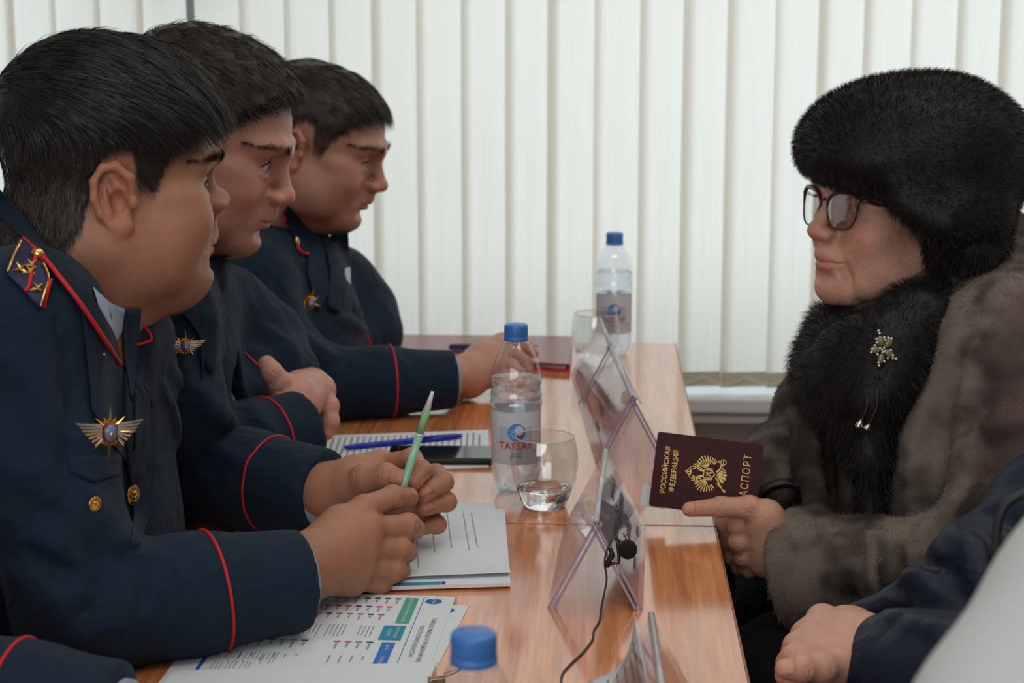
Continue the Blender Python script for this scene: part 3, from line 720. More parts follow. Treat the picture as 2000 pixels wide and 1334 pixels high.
def eagle():
    T = []
    def poly(pts): T.append(([(x, y, 0) for x, y in pts], [tuple(range(len(pts)))]))
    def stroke(pts, w):
        pts = [np.array(p, float) for p in pts]
        for a, b in zip(pts[:-1], pts[1:]):
            d = (b - a) / (np.linalg.norm(b - a) + 1e-9); n = np.array([-d[1], d[0]]) * w / 2
            poly([tuple(a + n), tuple(a - n), tuple(b - n), tuple(b + n)])
    for s in (-1, 1):
        for k in range(10):                                   # wing feathers fan out from the shoulder
            a = R(78 - k * 13.5); L_ = .0112 - .00028 * abs(k - 3) * 1.6
            x0, y0 = .0058, .0016 - k * .0003
            x1, y1 = x0 + L_ * math.cos(a), y0 + L_ * math.sin(a); xm, ym = x0 + .5 * L_ * math.cos(a), y0 + .5 * L_ * math.sin(a)
            stroke([(s * xm, ym), (s * x1, y1)], .00088)
        for k in range(6):
            a = R(72 - k * 20); stroke([(s * .0060, .0012), (s * (.0060 + .0046 * math.cos(a)), .0012 + .0046 * math.sin(a))], .0006)
        stroke([(s * .0044, -.0040), (s * .0052, .0020), (s * .0066, .0064), (s * .0082, .0104)], .0008)
        stroke([(s * .0020, .004), (s * .0030, .0080), (s * .0052, .0098), (s * .0068, .0088), (s * .0088, .0082)], .0014)   # neck and beak
        stroke([(s * .0044, .0092), (s * .0052, .0068), (s * .0036, .0056)], .0008)
        for q in ((-.0016, 0), (0, .0006), (.0016, 0)): stroke([(s * .0052 + q[0], .0114), (s * .0052 + q[0] * 1.3, .0136 + q[1])], .0008)
        stroke([(s * .0034, .0112), (s * .0070, .0112)], .0008)
        stroke([(s * .0024, -.0070), (s * .0052, -.0098), (s * .0078, -.0108)], .0012)                                # legs
        for q in (-.0016, 0, .0016): stroke([(s * .0078, -.0108), (s * (.0098), -.0118 + q)], .0006)
        stroke([(s * .0016, .0150), (s * .0030, .0168), (s * .0052, .0150)], .0005)                                   # ribbon
    for k in range(9):                                          # tail
        a = R(-90 + (k - 4) * 12); stroke([(0, -.0075), (.0088 * math.cos(a), -.0075 + .0088 * math.sin(a))], .0007)
    for k in range(5):
        a = R(-90 + (k - 2) * 26); stroke([(.004 * math.cos(a), -.0085 + .004 * math.sin(a)), (.0082 * math.cos(a + .1), -.0085 + .0082 * math.sin(a + .1))], .0006)
    stroke([(-.0036, .0036), (.0036, .0036), (.0036, -.0030), (0, -.0062), (-.0036, -.0030), (-.0036, .0036)], .0007)     # shield
    stroke([(-.0020, -.0030), (-.0006, .0006), (.0016, .0016), (.0004, -.0006), (.0022, -.0030)], .0008); stroke([(-.0016, .0020), (.0018, -.0036)], .0005)
    stroke([(-.0026, .0150), (.0026, .0150)], .0010)                                                              # big crown
    for q in (-.0022, 0, .0022): stroke([(q, .0155), (q * .8, .0178)], .0008)
    stroke([(-.0022, .0176), (0, .0186), (.0022, .0176)], .0007); stroke([(0, .0186), (0, .0202)], .0006); stroke([(-.0008, .0195), (.0008, .0195)], .0005)
    stroke([(-.0070, -.0085), (-.0125, -.0150)], .0008); stroke([(-.0125, -.0150), (-.0142, -.0166)], .0018)              # sceptre
    for k in range(10):
        a = 2 * math.pi * k / 10; b_ = 2 * math.pi * (k + 1) / 10; c = np.array((.0118, -.0122))
        stroke([c + .0024 * np.array((math.cos(a), math.sin(a))), c + .0024 * np.array((math.cos(b_), math.sin(b_)))], .0006)
    stroke([(.0094, -.0122), (.0142, -.0122)], .0005); stroke([(.0118, -.0098), (.0118, -.0074)], .0006); stroke([(.0108, -.0085), (.0128, -.0085)], .0005)
    return join(*T)
mk('gold_emblem', *on_pass(xform(eagle(), Matrix.Scale(1.36, 4)), .002, -.0015), m_gold, e)
# the white card tucked behind the passport
cb = P(1262, 968, YP + .012)
o_ = mk('insert_card', *xform(prism_geo(rrect(.026, .030, .001), -.0005, 0), frame(Vector(P(1277, 970, YP + .010)), Vector(pTL - pBL) + Vector((.0, .02, 0)), Vector(pTL - pTR))), m_paper)
tag(o_, 'white card edge showing behind the passport', 'card')
# ================================================================== implicit-surface modeller (numpy)
def rotm(rx=0, ry=0, rz=0):
    return np.array(Euler((R(rx), R(ry), R(rz))).to_matrix())
class Vol:
    def __init__(s, lo, hi, h):
        s.lo = np.array(lo, float); s.h = h
        s.n = np.ceil((np.array(hi) - s.lo) / h).astype(int) + 1
        s.D = np.full(s.n, .5, np.float32)
        s.ax = [(s.lo[i] + h * np.arange(s.n[i])).astype(np.float32) for i in range(3)]
    def sub(s, lo, hi):
        a = np.maximum(np.floor((np.array(lo) - s.lo) / s.h).astype(int), 0); b = np.minimum(np.ceil((np.array(hi) - s.lo) / s.h).astype(int) + 1, s.n)
        if np.any(b <= a): return None, None
        sl = tuple(slice(a[i], b[i]) for i in range(3))
        return sl, (s.ax[0][sl[0]][:, None, None], s.ax[1][sl[1]][None, :, None], s.ax[2][sl[2]][None, None, :])
    def comb(s, sl, d, k, op):
        A = s.D[sl]
        if op == 'add':
            if k <= 0: s.D[sl] = np.minimum(A, d); return
            h = np.clip(.5 + .5 * (A - d) / k, 0, 1); s.D[sl] = A + (d - A) * h - k * h * (1 - h)
        elif op == 'cut':
            d = -d
            if k <= 0: s.D[sl] = np.maximum(A, d); return
            h = np.clip(.5 - .5 * (A - d) / k, 0, 1); s.D[sl] = A + (d - A) * h + k * h * (1 - h)
    def ell(s, c, r, k=.01, rot=None, op='add'):
        c = np.array(c, float); r = np.array([r] * 3 if np.isscalar(r) else r, float); m = r.max() + k + 3 * s.h
        sl, g = s.sub(c - m, c + m)
        if sl is None: return
        x, y, z = g[0] - c[0], g[1] - c[1], g[2] - c[2]
        if rot is not None:
            M = np.array(rot).T.astype(np.float32)
            x, y, z = (M[0, 0] * x + M[0, 1] * y + M[0, 2] * z, M[1, 0] * x + M[1, 1] * y + M[1, 2] * z, M[2, 0] * x + M[2, 1] * y + M[2, 2] * z)
        k0 = np.sqrt((x / r[0]) ** 2 + (y / r[1]) ** 2 + (z / r[2]) ** 2); k1 = np.sqrt((x / r[0] ** 2) ** 2 + (y / r[1] ** 2) ** 2 + (z / r[2] ** 2) ** 2)
        s.comb(sl, (k0 * (k0 - 1) / (k1 + 1e-6)).astype(np.float32), k, op)
    def cone(s, a, b, ra, rb, k=.01, op='add', flat=None):
        """capsule with two radii; flat=(axis, factor): squash along a unit axis"""
        s.chain([a, b], [ra, rb], k, op, flat)
    def chain(s, pts, rs, k=.01, op='add', flat=None, kin=0.):
        pts = [np.array(p, float) for p in pts]; rs = [rs] * len(pts) if np.isscalar(rs) else rs
        m = max(rs) * 1.05 + k + 3 * s.h
        lo = np.min(pts, axis=0) - m; hi = np.max(pts, axis=0) + m
        sl, g = s.sub(lo, hi)
        if sl is None: return
        out = None
        for i in range(len(pts) - 1):
            a, b = pts[i], pts[i + 1]; ba = b - a; L2 = float(ba @ ba) + 1e-12
            x, y, z = g[0] - a[0], g[1] - a[1], g[2] - a[2]
            t = np.clip((x * ba[0] + y * ba[1] + z * ba[2]) / L2, 0, 1)
            dx, dy, dz = x - t * ba[0], y - t * ba[1], z - t * ba[2]
            if flat is not None:
                ax, fc = np.array(flat[0], float), flat[1]; ax = ax / np.linalg.norm(ax)
                q = (dx * ax[0] + dy * ax[1] + dz * ax[2]) * (1 / fc - 1); dx = dx + q * ax[0]; dy = dy + q * ax[1]; dz = dz + q * ax[2]
            d = np.sqrt(dx * dx + dy * dy + dz * dz) - (rs[i] + t * (rs[i + 1] - rs[i]))
            if out is None: out = d
            elif kin > 0:
                h = np.clip(.5 + .5 * (out - d) / kin, 0, 1); out = out + (d - out) * h - kin * h * (1 - h)
            else: out = np.minimum(out, d)
        s.comb(sl, out.astype(np.float32), k, op)
    def half(s, p, n, k=.005):
        """keep the side opposite to n"""
        n = np.array(n, float); n /= np.linalg.norm(n); p = np.array(p, float)
        sl, g = s.sub(s.lo, s.lo + s.h * s.n)
        d = -((g[0] - p[0]) * n[0] + (g[1] - p[1]) * n[1] + (g[2] - p[2]) * n[2])
        s.comb(sl, d.astype(np.float32), k, 'cut')
    def waves(s, fn):
        """add a displacement given by fn(X, Y, Z) near the surface"""
        X, Y, Z = np.meshgrid(*s.ax, indexing='ij', sparse=True); s.D += fn(X, Y, Z).astype(np.float32)
    def mesh(s):
        D = s.D.copy(); D[0] = D[-1] = .1; D[:, 0] = D[:, -1] = .1; D[:, :, 0] = D[:, :, -1] = .1
        S = D < 0; n = s.n
        C = np.zeros(n - 1, np.int8)
        for i in (0, 1):
            for j in (0, 1):
                for k in (0, 1): C += S[i:n[0] - 1 + i, j:n[1] - 1 + j, k:n[2] - 1 + k]
        act = (C > 0) & (C < 8); idx = np.argwhere(act); N = len(idx)
        if N == 0: return np.zeros((0, 3)), np.zeros((0, 4), int)
        vid = np.full(n - 1, -1, np.int32); vid[act] = np.arange(N)
        acc = np.zeros((N, 3)); cnt = np.zeros(N)
        corners = [(i, j, k) for i in (0, 1) for j in (0, 1) for k in (0, 1)]
        val = {c: D[idx[:, 0] + c[0], idx[:, 1] + c[1], idx[:, 2] + c[2]] for c in corners}
        for c in corners:
            for ax in range(3):
                if c[ax] == 1: continue
                d = list(c); d[ax] = 1; d = tuple(d); a, b = val[c], val[d]; mk_ = (a < 0) != (b < 0)
                t = np.where(mk_, a / (a - b + 1e-12), 0)
                p = np.tile(np.array(c, float), (N, 1)); p[:, ax] += t
                acc[mk_] += p[mk_]; cnt[mk_] += 1
        V = s.lo + s.h * (idx + acc / cnt[:, None])
        Q = []
        for ax in range(3):
            o1, o2 = [(1, 2), (2, 0), (0, 1)][ax]
            sa = [slice(None)] * 3; sb = [slice(None)] * 3; sa[ax] = slice(0, n[ax] - 1); sb[ax] = slice(1, n[ax])
            cr = S[tuple(sa)] != S[tuple(sb)]
            e = np.argwhere(cr); ok = (e[:, o1] > 0) & (e[:, o2] > 0) & (e[:, o1] < n[o1] - 1) & (e[:, o2] < n[o2] - 1); e = e[ok]
            ins = S[tuple(sa)][e[:, 0], e[:, 1], e[:, 2]]
            def vv(d1, d2):
                q = e.copy(); q[:, o1] += d1; q[:, o2] += d2; return vid[q[:, 0], q[:, 1], q[:, 2]]
            f = np.stack([vv(-1, -1), vv(0, -1), vv(0, 0), vv(-1, 0)], 1)
            f[~ins] = f[~ins][:, ::-1]; Q.append(f)
        Q = np.concatenate(Q); Q = Q[(Q >= 0).all(1)]
        # one light relaxation pass
        nb = np.zeros_like(V); c2 = np.zeros(len(V))
        for a, b in ((0, 1), (1, 2), (2, 3), (3, 0)):
            np.add.at(nb, Q[:, a], V[Q[:, b]]); np.add.at(c2, Q[:, a], 1); np.add.at(nb, Q[:, b], V[Q[:, a]]); np.add.at(c2, Q[:, b], 1)
        V = V * .5 + .5 * nb / np.maximum(c2, 1)[:, None]
        return V, Q
def vnormals(V, Q):
    n = np.cross(V[Q[:, 2]] - V[Q[:, 0]], V[Q[:, 3]] - V[Q[:, 1]]); N = np.zeros_like(V)
    for i in range(4): np.add.at(N, Q[:, i], n)
    return N / (np.linalg.norm(N, axis=1)[:, None] + 1e-12)
def smst(a, b, x):
    t = np.clip((x - a) / (b - a), 0, 1); return t * t * (3 - 2 * t)
def blob(V, c, r):
    r = np.array([r] * 3 if np.isscalar(r) else r, float); return np.clip(1 - np.sum(((V - np.array(c)) / r) ** 2, 1), 0, 1)
def wob(V, s, seed=0):
    """cheap smooth pseudo noise in -1..1"""
    q = V * s; o = seed * 1.7
    return (np.sin(q[:, 0] * 1.3 + 1.7 * np.sin(q[:, 1] * .9 + o) + o) + np.sin(q[:, 1] * 1.1 + 1.9 * np.sin(q[:, 2] * 1.2 + 2 * o)) + np.sin(q[:, 2] * 1.2 + 1.6 * np.sin(q[:, 0] * 1.0 + 3 * o))) / 3
def set_col(o, colr):
    a = o.data.color_attributes.new('tint', 'FLOAT_COLOR', 'POINT'); c = np.ones((len(colr), 4), np.float32); c[:, :3] = colr; a.data.foreach_set('color', c.ravel())
def sample_surface(V, Q, n, wgt=None, rng=RNG):
    a = np.linalg.norm(np.cross(V[Q[:, 2]] - V[Q[:, 0]], V[Q[:, 3]] - V[Q[:, 1]]), axis=1)
    if wgt is not None: a = a * wgt[Q].mean(1)
    p = a / a.sum(); f = rng.choice(len(Q), n, p=p); u, v = rng.random(n)[:, None], rng.random(n)[:, None]
    q = Q[f]; w = ((1 - u) * (1 - v), u * (1 - v), u * v, (1 - u) * v)
    return sum(w[i] * V[q[:, i]] for i in range(4)), q, w
def strands(roots, dirs, length, width, nrm, bend=None, segs=3, rng=RNG):
    """flat tapered blades; returns verts, quads"""
    n = len(roots); d = dirs / (np.linalg.norm(dirs, axis=1)[:, None] + 1e-9)
    side = np.cross(d, rng.normal(size=(n, 3)) * .8 + nrm); side /= (np.linalg.norm(side, axis=1)[:, None] + 1e-9)
    length = np.broadcast_to(length, (n,))[:, None]; width = np.broadcast_to(width, (n,))[:, None]
    P_ = []
    for i in range(segs + 1):
        t = i / segs; c = roots + d * length * t
        if bend is not None: c = c + bend * length * t * t
        w = width * (1 - .85 * t) * .5; P_ += [c - side * w, c + side * w]
    V = np.stack(P_, 1).reshape(-1, 3); b = (np.arange(n) * 2 * (segs + 1))[:, None]
    Q = np.concatenate([b + np.array([2 * i, 2 * i + 1, 2 * i + 3, 2 * i + 2]) for i in range(segs)])
    return V, Q
def merge(*vq):
    V, Q, o = [], [], 0
    for v, q in vq: V.append(v); Q.append(q + o); o += len(v)
    return np.concatenate(V), np.concatenate(Q)

# ================================================================== heads
def ear(v, s, p, tilt=12, flare=20, sc=1.):
    """s: side sign, p: centre of the ear attachment"""
    M = rotm(tilt, 0, 0) ; M = np.array(Euler((0, 0, R(-flare * s))).to_matrix()) @ M
    q = lambda x, y, z: np.array(p) + M @ (np.array([x * s, y, z]) * sc)
    v.ell(q(.006, -.010, .0), (.0065 * sc, .0165 * sc, .027 * sc), .006, M)                       # plate
    v.chain([q(.010, .007, .004), q(.0125, .008, .016), q(.0135, -.002, .0275), q(.0135, -.014, .0275), q(.0135, -.024, .018), q(.0135, -.0265, .004), q(.0125, -.023, -.010), q(.011, -.016, -.021)], [.0035 * sc, .004 * sc, .0042 * sc, .0042 * sc, .0044 * sc, .0044 * sc, .0042 * sc, .0042 * sc], .003, kin=.003)
    v.ell(q(.010, -.008, -.026), (.0052 * sc, .0095 * sc, .0085 * sc), .006, M)                    # lobe
    v.ell(q(.0125, -.006, -.003), (.008 * sc, .0078 * sc, .0105 * sc), .004, M, 'cut')               # concha
    v.ell(q(.0135, -.013, .014), (.0055 * sc, .0060 * sc, .0085 * sc), .004, M, 'cut')
    v.ell(q(.010, .006, -.006), (.0042 * sc, .0045 * sc, .007 * sc), .003, M)                       # tragus
    v.chain([q(.011, -.0145, -.012), q(.012, -.0165, .0), q(.012, -.0155, .010)], [.0032 * sc, .0032 * sc, .0026 * sc], .003)  # antihelix
def head_vol(c, h=.0017):
    """c: dict of shape parameters.  Head frame: x to the person's right is +, y forward, z up; origin between the eyes' height and the ears"""
    g = lambda k, d: c.get(k, d)
    v = Vol((-.105, -.135, -.215), (.105, .15, .15), h)
    fat = g('fat', 0.); jw = g('jaw', 1.)
    v.ell((0, -.014, .040), (.0765, .099, .086), .01)
    v.ell((0, .026, .016), (.066 + .003 * fat, .066, .090), .03)
    v.ell((0, .030, -.048), (.058 + .010 * fat, .058, .058), .03)                                  # mid face
    for s in (-1, 1):
        v.cone((s * .056 * jw, -.012, -.052), (s * .022, .066, -.104), .021 + .006 * fat, .017 + .003 * fat, .03)
        v.ell((s * (.043 + .003 * fat), .056, -.036 - .004 * fat), (.026 + .005 * fat, .027 + .004 * fat, .027 + .008 * fat), .022)     # cheek
        v.ell((s * .055, .048, -.012), (.016, .022, .011), .018)                                   # cheek bone
        v.chain([(s * .009, .0950, .020), (s * .030, .0920, .0245), (s * .050, .072, .021)], [.0092, .0098, .010], .016)   # brow
        if fat > .3: v.ell((s * .050, .022, -.082), (.030, .040, .032 * fat + .01), .03)                # jowl
    v.ell((0, .083, -.106), (.021, .017, .017), .02)                                           # chin
    if fat > .3: v.chain([(0, .055, -.118), (0, .010, -.130)], [.028 * fat + .006, .04], .03)               # double chin
    v.cone((0, -.030, -.055), (0, -.058, -.21), .060 + .010 * fat, .064 + .012 * fat, .03)              # neck
    v.ell((0, -.064, -.075), (.058 + .006 * fat, .042 + .008 * fat, .075), .03)                       # nape
    ny = g('nose', 1.); nz = g('nosez', 0.)
    # eye sockets
    for s in (-1, 1):
        v.ell((s * .0315, .104, .002), (.0185, .019, .0125), .014, None, 'cut')
    v.chain([(0, .0895, .014), (0, .095, .002), (0, .1025 + .006 * (ny - 1), -.014), (0, .1095 * 1 + .018 * (ny - 1), -.029 + nz)], [.0088, .0080, .0085, .0098], .011)
    v.ell((0, .1112 + .020 * (ny - 1), -.034 + nz), (.0122, .0118, .0108), .007)
    for s in (-1, 1):
        v.ell((s * .0125, .1020 + .008 * (ny - 1), -.038 + nz), (.0085, .0125, .0082), .006)
        v.ell((s * .0066, .1065 + .012 * (ny - 1), -.0475 + nz), (.0036, .0055, .0035), .003, None, 'cut')
    v.chain([(0, .0985, -.046 + nz), (0, .0975, -.060)], [.0090, .0110], .012)                           # philtrum
    # mouth
    mz = -.0715
    v.ell((0, .072, mz - .002), (.031, .0265, .027), .02)
    mw = g('mouth', 1.) * .0245; lp = g('lips', 1.)
    v.chain([(-mw, .0820, mz - .0005), (-mw * .5, .0945, mz + .0035), (0, .0985, mz + .0032), (mw * .5, .0945, mz + .0035), (mw, .0820, mz - .0005)], [.0026, .0052 * lp, .0052 * lp, .0052 * lp, .0026], .005, kin=.004)
    v.chain([(-mw * .9, .0825, mz - .004), (-mw * .45, .0940, mz - .0075), (0, .0968, mz - .0082), (mw * .45, .0940, mz - .0075), (mw * .9, .0825, mz - .004)], [.0024, .0056 * lp, .0064 * lp, .0056 * lp, .0024], .005, kin=.004)
    v.chain([(-mw * 1.08, .0855, mz - .0012), (-mw * .55, .0990, mz - .0010), (0, .1045, mz - .0020), (mw * .55, .0990, mz - .0010), (mw * 1.08, .0855, mz - .0012)], [.0011, .0017, .0018, .0017, .0011], .0022, 'cut')
    v.ell((0, .0985, mz - .0195), (.020, .0085, .0058), .010, None, 'cut')                             # groove above the chin
    for s in (-1, 1):
        fo = g('fold', .5)                                                                     # nasolabial fold
        v.chain([(s * .0205, .0985, -.042), (s * .028, .0945, -.056), (s * .033, .0865, -.072)], [.0016 * fo, .0024 * fo, .0014 * fo], .006, 'cut')
    # lids over the eyeballs
    op = g('lid', 1.); ez = 0.
    for s in (-1, 1):
        e0 = np.array((s * .0315, .0735, ez))
        v.ell(e0, .0145, .004)
        v.ell(e0 + (s * .0005, .0125, -.0006), (.0136, .0115, .0058 * op), .0022, rotm(0, s * 6, 0), 'cut')
        v.chain([e0 + (-s * .014, .0085, .0075), e0 + (0, .0148, .0100), e0 + (s * .0135, .0075, .0070)], [.0010, .0014, .0010], .003, 'cut')     # crease
        v.chain([e0 + (-s * .011, .0105, -.0095), e0 + (s * .002, .0135, -.0135), e0 + (s * .014, .006, -.011)], [.002, .003, .002], .006)             # bag
    for s in (-1, 1): ear(v, s, (s * (.074 + .003 * fat), -.004, -.010), g('eartilt', 12), g('flare', 24), g('earsc', 1.))
    for f in g('extra', ()): f(v)
    return v
def eyeball_mat(name, iris):
    m = bpy.data.materials.new(name); m.use_nodes = True; nt = m.node_tree; b = nt.nodes['Principled BSDF']; L = nt.links.new
    tc = nt.nodes.new('ShaderNodeTexCoord'); sp = nt.nodes.new('ShaderNodeSeparateXYZ'); L(tc.outputs['Generated'], sp.inputs[0])
    a = nt.nodes.new('ShaderNodeAttribute'); a.attribute_name = 'tint'; L(a.outputs['Color'], b.inputs['Base Color'])
    b.inputs['Roughness'].default_value = .06; return m
m_eye = eyeball_mat('eyeball', None)
def eyeball(c, gaze, r=.0127, iris=(.045, .025, .014)):
    V, Fc = ball_geo((0, 0, 0), r, 36, 28); V = np.array(V); g = np.array(gaze, float); g /= np.linalg.norm(g)
    d = (V / r) @ g; col = np.tile(np.array(rgb(206, 196, 188)), (len(V), 1))
    col[d > math.cos(.50)] = iris; col[d > math.cos(.20)] = (.004, .004, .004)
    V = V * (1 + .05 * smst(math.cos(.55), 1, d))[:, None]
    return V + np.array(c), Fc, col
# ================================================================== head placement, skin, hair
def head_matrix(az, pitch, roll, sc):
    """az: facing measured from +Y towards +X (degrees)"""
    az, pitch, roll = R(az), R(pitch), R(roll)
    Rz = np.array([[math.cos(az), math.sin(az), 0], [-math.sin(az), math.cos(az), 0], [0, 0, 1]])
    Rx = np.array([[1, 0, 0], [0, math.cos(pitch), -math.sin(pitch)], [0, math.sin(pitch), math.cos(pitch)]])
    Ry = np.array([[math.cos(roll), 0, math.sin(roll)], [0, 1, 0], [-math.sin(roll), 0, math.cos(roll)]])
    return sc * (Rz @ Rx @ Ry)
class Head:
    def __init__(s, c, A, px, py, Y, anchor):
        s.c = c; s.A = A
        s.o = np.zeros(3); a = A @ np.array(anchor); s.o = P(px, py, Y + a[1]) - a       # anchor lands on the pixel
        s.V, s.Q = head_vol(c, c.get('h', .0018)).mesh()
        lo, sk = c.get('lower', 1.), c.get('skull', .95); V = s.V
        f = smst(-.03, .03, V[:, 1]); V[:, 2] = np.where(V[:, 2] < 0, V[:, 2] * (1 - (1 - lo) * f), V[:, 2] * (1 - (1 - sk) * smst(.02, .07, V[:, 2])))
        V[:, 1] = np.where(V[:, 1] < -.02, -.02 + (V[:, 1] + .02) * (1 - (1 - c.get('back', 1.)) * smst(-.10, .0, V[:, 2])), V[:, 1])
        s.N = vnormals(s.V, s.Q)
    def w(s, p): return s.o + np.asarray(p) @ s.A.T
def skin_mat(name):
    m = mat(name, (1, 1, 1), .47, spec=.42, sss=.12, attr='tint', noise_amt=.07, noise_scale=260, bump=.22, bump_scale=900)
    return m
m_skin = skin_mat('skin')
def skin_cols(V, c):
    base = np.array(c['skin']); col = np.tile(base, (len(V), 1))
    def paint(ctr, r, cc, a=1.):
        nonlocal col; w = (smst(0, 1, blob(V, ctr, r)) * a)[:, None]; col = col * (1 - w) + np.array(cc) * w
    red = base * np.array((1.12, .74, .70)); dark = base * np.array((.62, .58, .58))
    for s in (-1, 1):
        paint((s * .045, .06, -.034), (.034, .05, .034), red, .45); paint((s * .088, -.012, -.01), (.02, .045, .055), red, .5)
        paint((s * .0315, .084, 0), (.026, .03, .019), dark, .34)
    paint((0, .116, -.036), (.02, .022, .018), red, .5)
    mz = -.0715; lip = base * np.array((.92, .52, .50))
    w = np.maximum(blob(V, (0, .094, mz + .0015), (.027, .03, .0078)), blob(V, (0, .092, mz - .0075), (.024, .03, .0088))); w = smst(.05, .45, w)[:, None] * c.get('lipcol', .8); col = col * (1 - w) + lip * w
    if c.get('beard', 0) > 0:
        bw = smst(0, .6, np.maximum(blob(V, (0, .065, -.10), (.075, .06, .045)), blob(V, (0, .10, -.062), (.032, .03, .013)))) * c['beard']
        col = col * (1 - bw[:, None]) + base * np.array((.62, .62, .66)) * bw[:, None]
    if c.get('scalp') is not None:
        d = hairline(V, c.get('hl', 0.) * .5 * smst(-.02, .03, V[:, 1])) + .004 * wob(V, 300, 4) + .003 * wob(V, 800, 2); ok = ~((np.abs(V[:, 0]) > .0795) & (V[:, 1] > -.04) & (V[:, 1] < .014) & (V[:, 2] < .026))
        w = (smst(-.004, .014, d) * ok * c.get('scalpw', .9))[:, None]; col = col * (1 - w) + np.array(c['scalp']) * w
    m_ = (1 + .05 * wob(V, 160, 1) + .04 * wob(V, 420, 2))[:, None]
    return np.clip(col * m_, 0, 1)
m_hair = mat('dark_hair', rgb(34, 30, 29), .40, spec=.45, noise_amt=.35, noise_scale=60)
m_hair2 = mat('brown_hair', rgb(44, 36, 31), .44, spec=.4, noise_amt=.35, noise_scale=60)
m_brow = mat('eyebrow_hair', rgb(40, 31, 27), .6)
HL_Y = [-.14, -.085, -.060, -.044, -.034, -.026, -.012, .002, .009, .024, .032, .048, .060, .072, .10]
HL_Z = [-.098, -.094, -.075, -.050, -.018, .018, .030, .024, -.010, -.016, .010, .036, .052, .066, .071]
def hairline(V, dz=0.):
    return V[:, 2] - np.interp(V[:, 1], HL_Y, HL_Z) - dz
def add_hair(hd, parent, m, top=.020, side=.004, comb='forward', n=20000, fringe=.0, seed=1, strand=1., mess=.2, ramp=.028, thin=1.):
    rng = np.random.default_rng(seed); V, Q, N = hd.V, hd.Q, hd.N
    d = hairline(V, hd.c.get('hl', 0.) * smst(-.02, .03, V[:, 1])) + .003 * wob(V, 330, seed) + .002 * wob(V, 900, seed + 3)
    bare = (np.abs(V[:, 0]) > .0795) & (V[:, 1] > -.040) & (V[:, 1] < .014) & (V[:, 2] < .026)         # the ears
    d[bare] = -1
    tp = smst(.020, .075, V[:, 2] + .10 * V[:, 1])
    msk = smst(0, ramp * (1 - tp) + .012 * tp, d)
    th = (side + (top - side) * tp) * msk * (1 + .10 * wob(V, 70, seed + 5) + .07 * wob(V, 210, seed + 7))
    fr = smst(.045, .085, V[:, 1]) * smst(.045, .066, V[:, 2]) * msk
    C = V + N * th[:, None]; C[:, 1] += fringe * .6 * fr; C[:, 2] -= fringe * .35 * fr
    keep = ((msk * smst(.1, .4, tp))[Q] > .10).sum(1) >= 3
    Qk = Q[keep]; used = np.unique(Qk); re = np.full(len(V), -1); re[used] = np.arange(len(used)); Vc = C[used]; Qc = re[Qk]
    Qs = Q[(d[Q] > .001).sum(1) >= 3]
    w = (1. + .5 * tp) * (d > 0); rp, q, wt = sample_surface(C, Qs, n, w, rng)
    f = lambda A_: sum(wt[i] * A_[q[:, i]] for i in range(4))
    nr = f(N); nr /= np.linalg.norm(nr, axis=1)[:, None] + 1e-9; tpp = f(tp[:, None])[:, 0]; mm = f(msk[:, None])[:, 0]; fq = f(fr[:, None])[:, 0]
    back = smst(.0, -.06, rp[:, 1])
    topd = {'forward': np.array((.12, 1., -.05)), 'side': np.array((.62, .80, -.05)), 'up': np.array((.0, .8, .45))}[comb]
    dr = tpp[:, None] * topd + (1 - tpp)[:, None] * ((1 - back)[:, None] * np.array((0, .45, -1.)) + back[:, None] * np.array((0, -.1, -1.)))
    dr = dr + fq[:, None] * np.array((0, .1, -.85))
    clump = np.stack([wob(rp, 180, seed + 11), wob(rp, 180, seed + 13), wob(rp, 180, seed + 17)], 1)
    dr = dr - nr * np.sum(dr * nr, 1)[:, None] * .85; dr /= np.linalg.norm(dr, axis=1)[:, None] + 1e-9
    dr = dr + nr * (.20 + .10 * tpp)[:, None] + clump * mess * .9 + rng.normal(size=dr.shape) * mess * .45
    ln = (.0080 + .0175 * tpp) * strand * (.55 + .9 * rng.random(n)) * (.45 + .55 * mm)
    sv, sq = strands(rp - nr * .0015, dr, ln, (.00050 + .00035 * tpp) * thin, nr, bend=-nr * .30 + np.array((0, 0, -.10)), segs=3, rng=rng)
    Va, Qa = merge((Vc, Qc), (sv, sq))
    return mk_np('hair', hd.w(Va), Qa, m, parent, True)
def add_brows(hd, parent, m, seed=1, thick=1., n=800):
    rng = np.random.default_rng(seed); bv = BVHTree.FromPolygons([tuple(p) for p in hd.V], [tuple(q) for q in hd.Q])
    for s in (-1, 1):
        rp, dd, nn = [], [], []
        for i in range(n):
            t = rng.random(); x = s * (.0115 + .044 * t); z = .0205 + .0055 * math.sin(math.pi * min(1, t * 1.25) * .75) - .004 * max(0, t - .6) + rng.normal() * .0030 * thick * (1.25 - t)
            h = bv.ray_cast(Vector((x * 1.9, .20 - .03 * t, z)), Vector((-x * .9, -.15, 0)))
            if h[0] is None: continue
            rp.append(h[0]); nn.append(h[1]); dd.append((s * (.5 + .5 * t), -.25 * t, (.55 - .85 * t) + rng.normal() * .14))
        rp, dd, nn = np.array(rp), np.array(dd), np.array(nn); nn[nn[:, 1] < 0] *= -1
        v, q = strands(rp + nn * .0004, dd + nn * .16,   .0085 * (.7 + .5 * rng.random(len(rp))), .00034, nn, segs=2, rng=rng)
        mk_np('eyebrow', hd.w(v), q, m, parent)
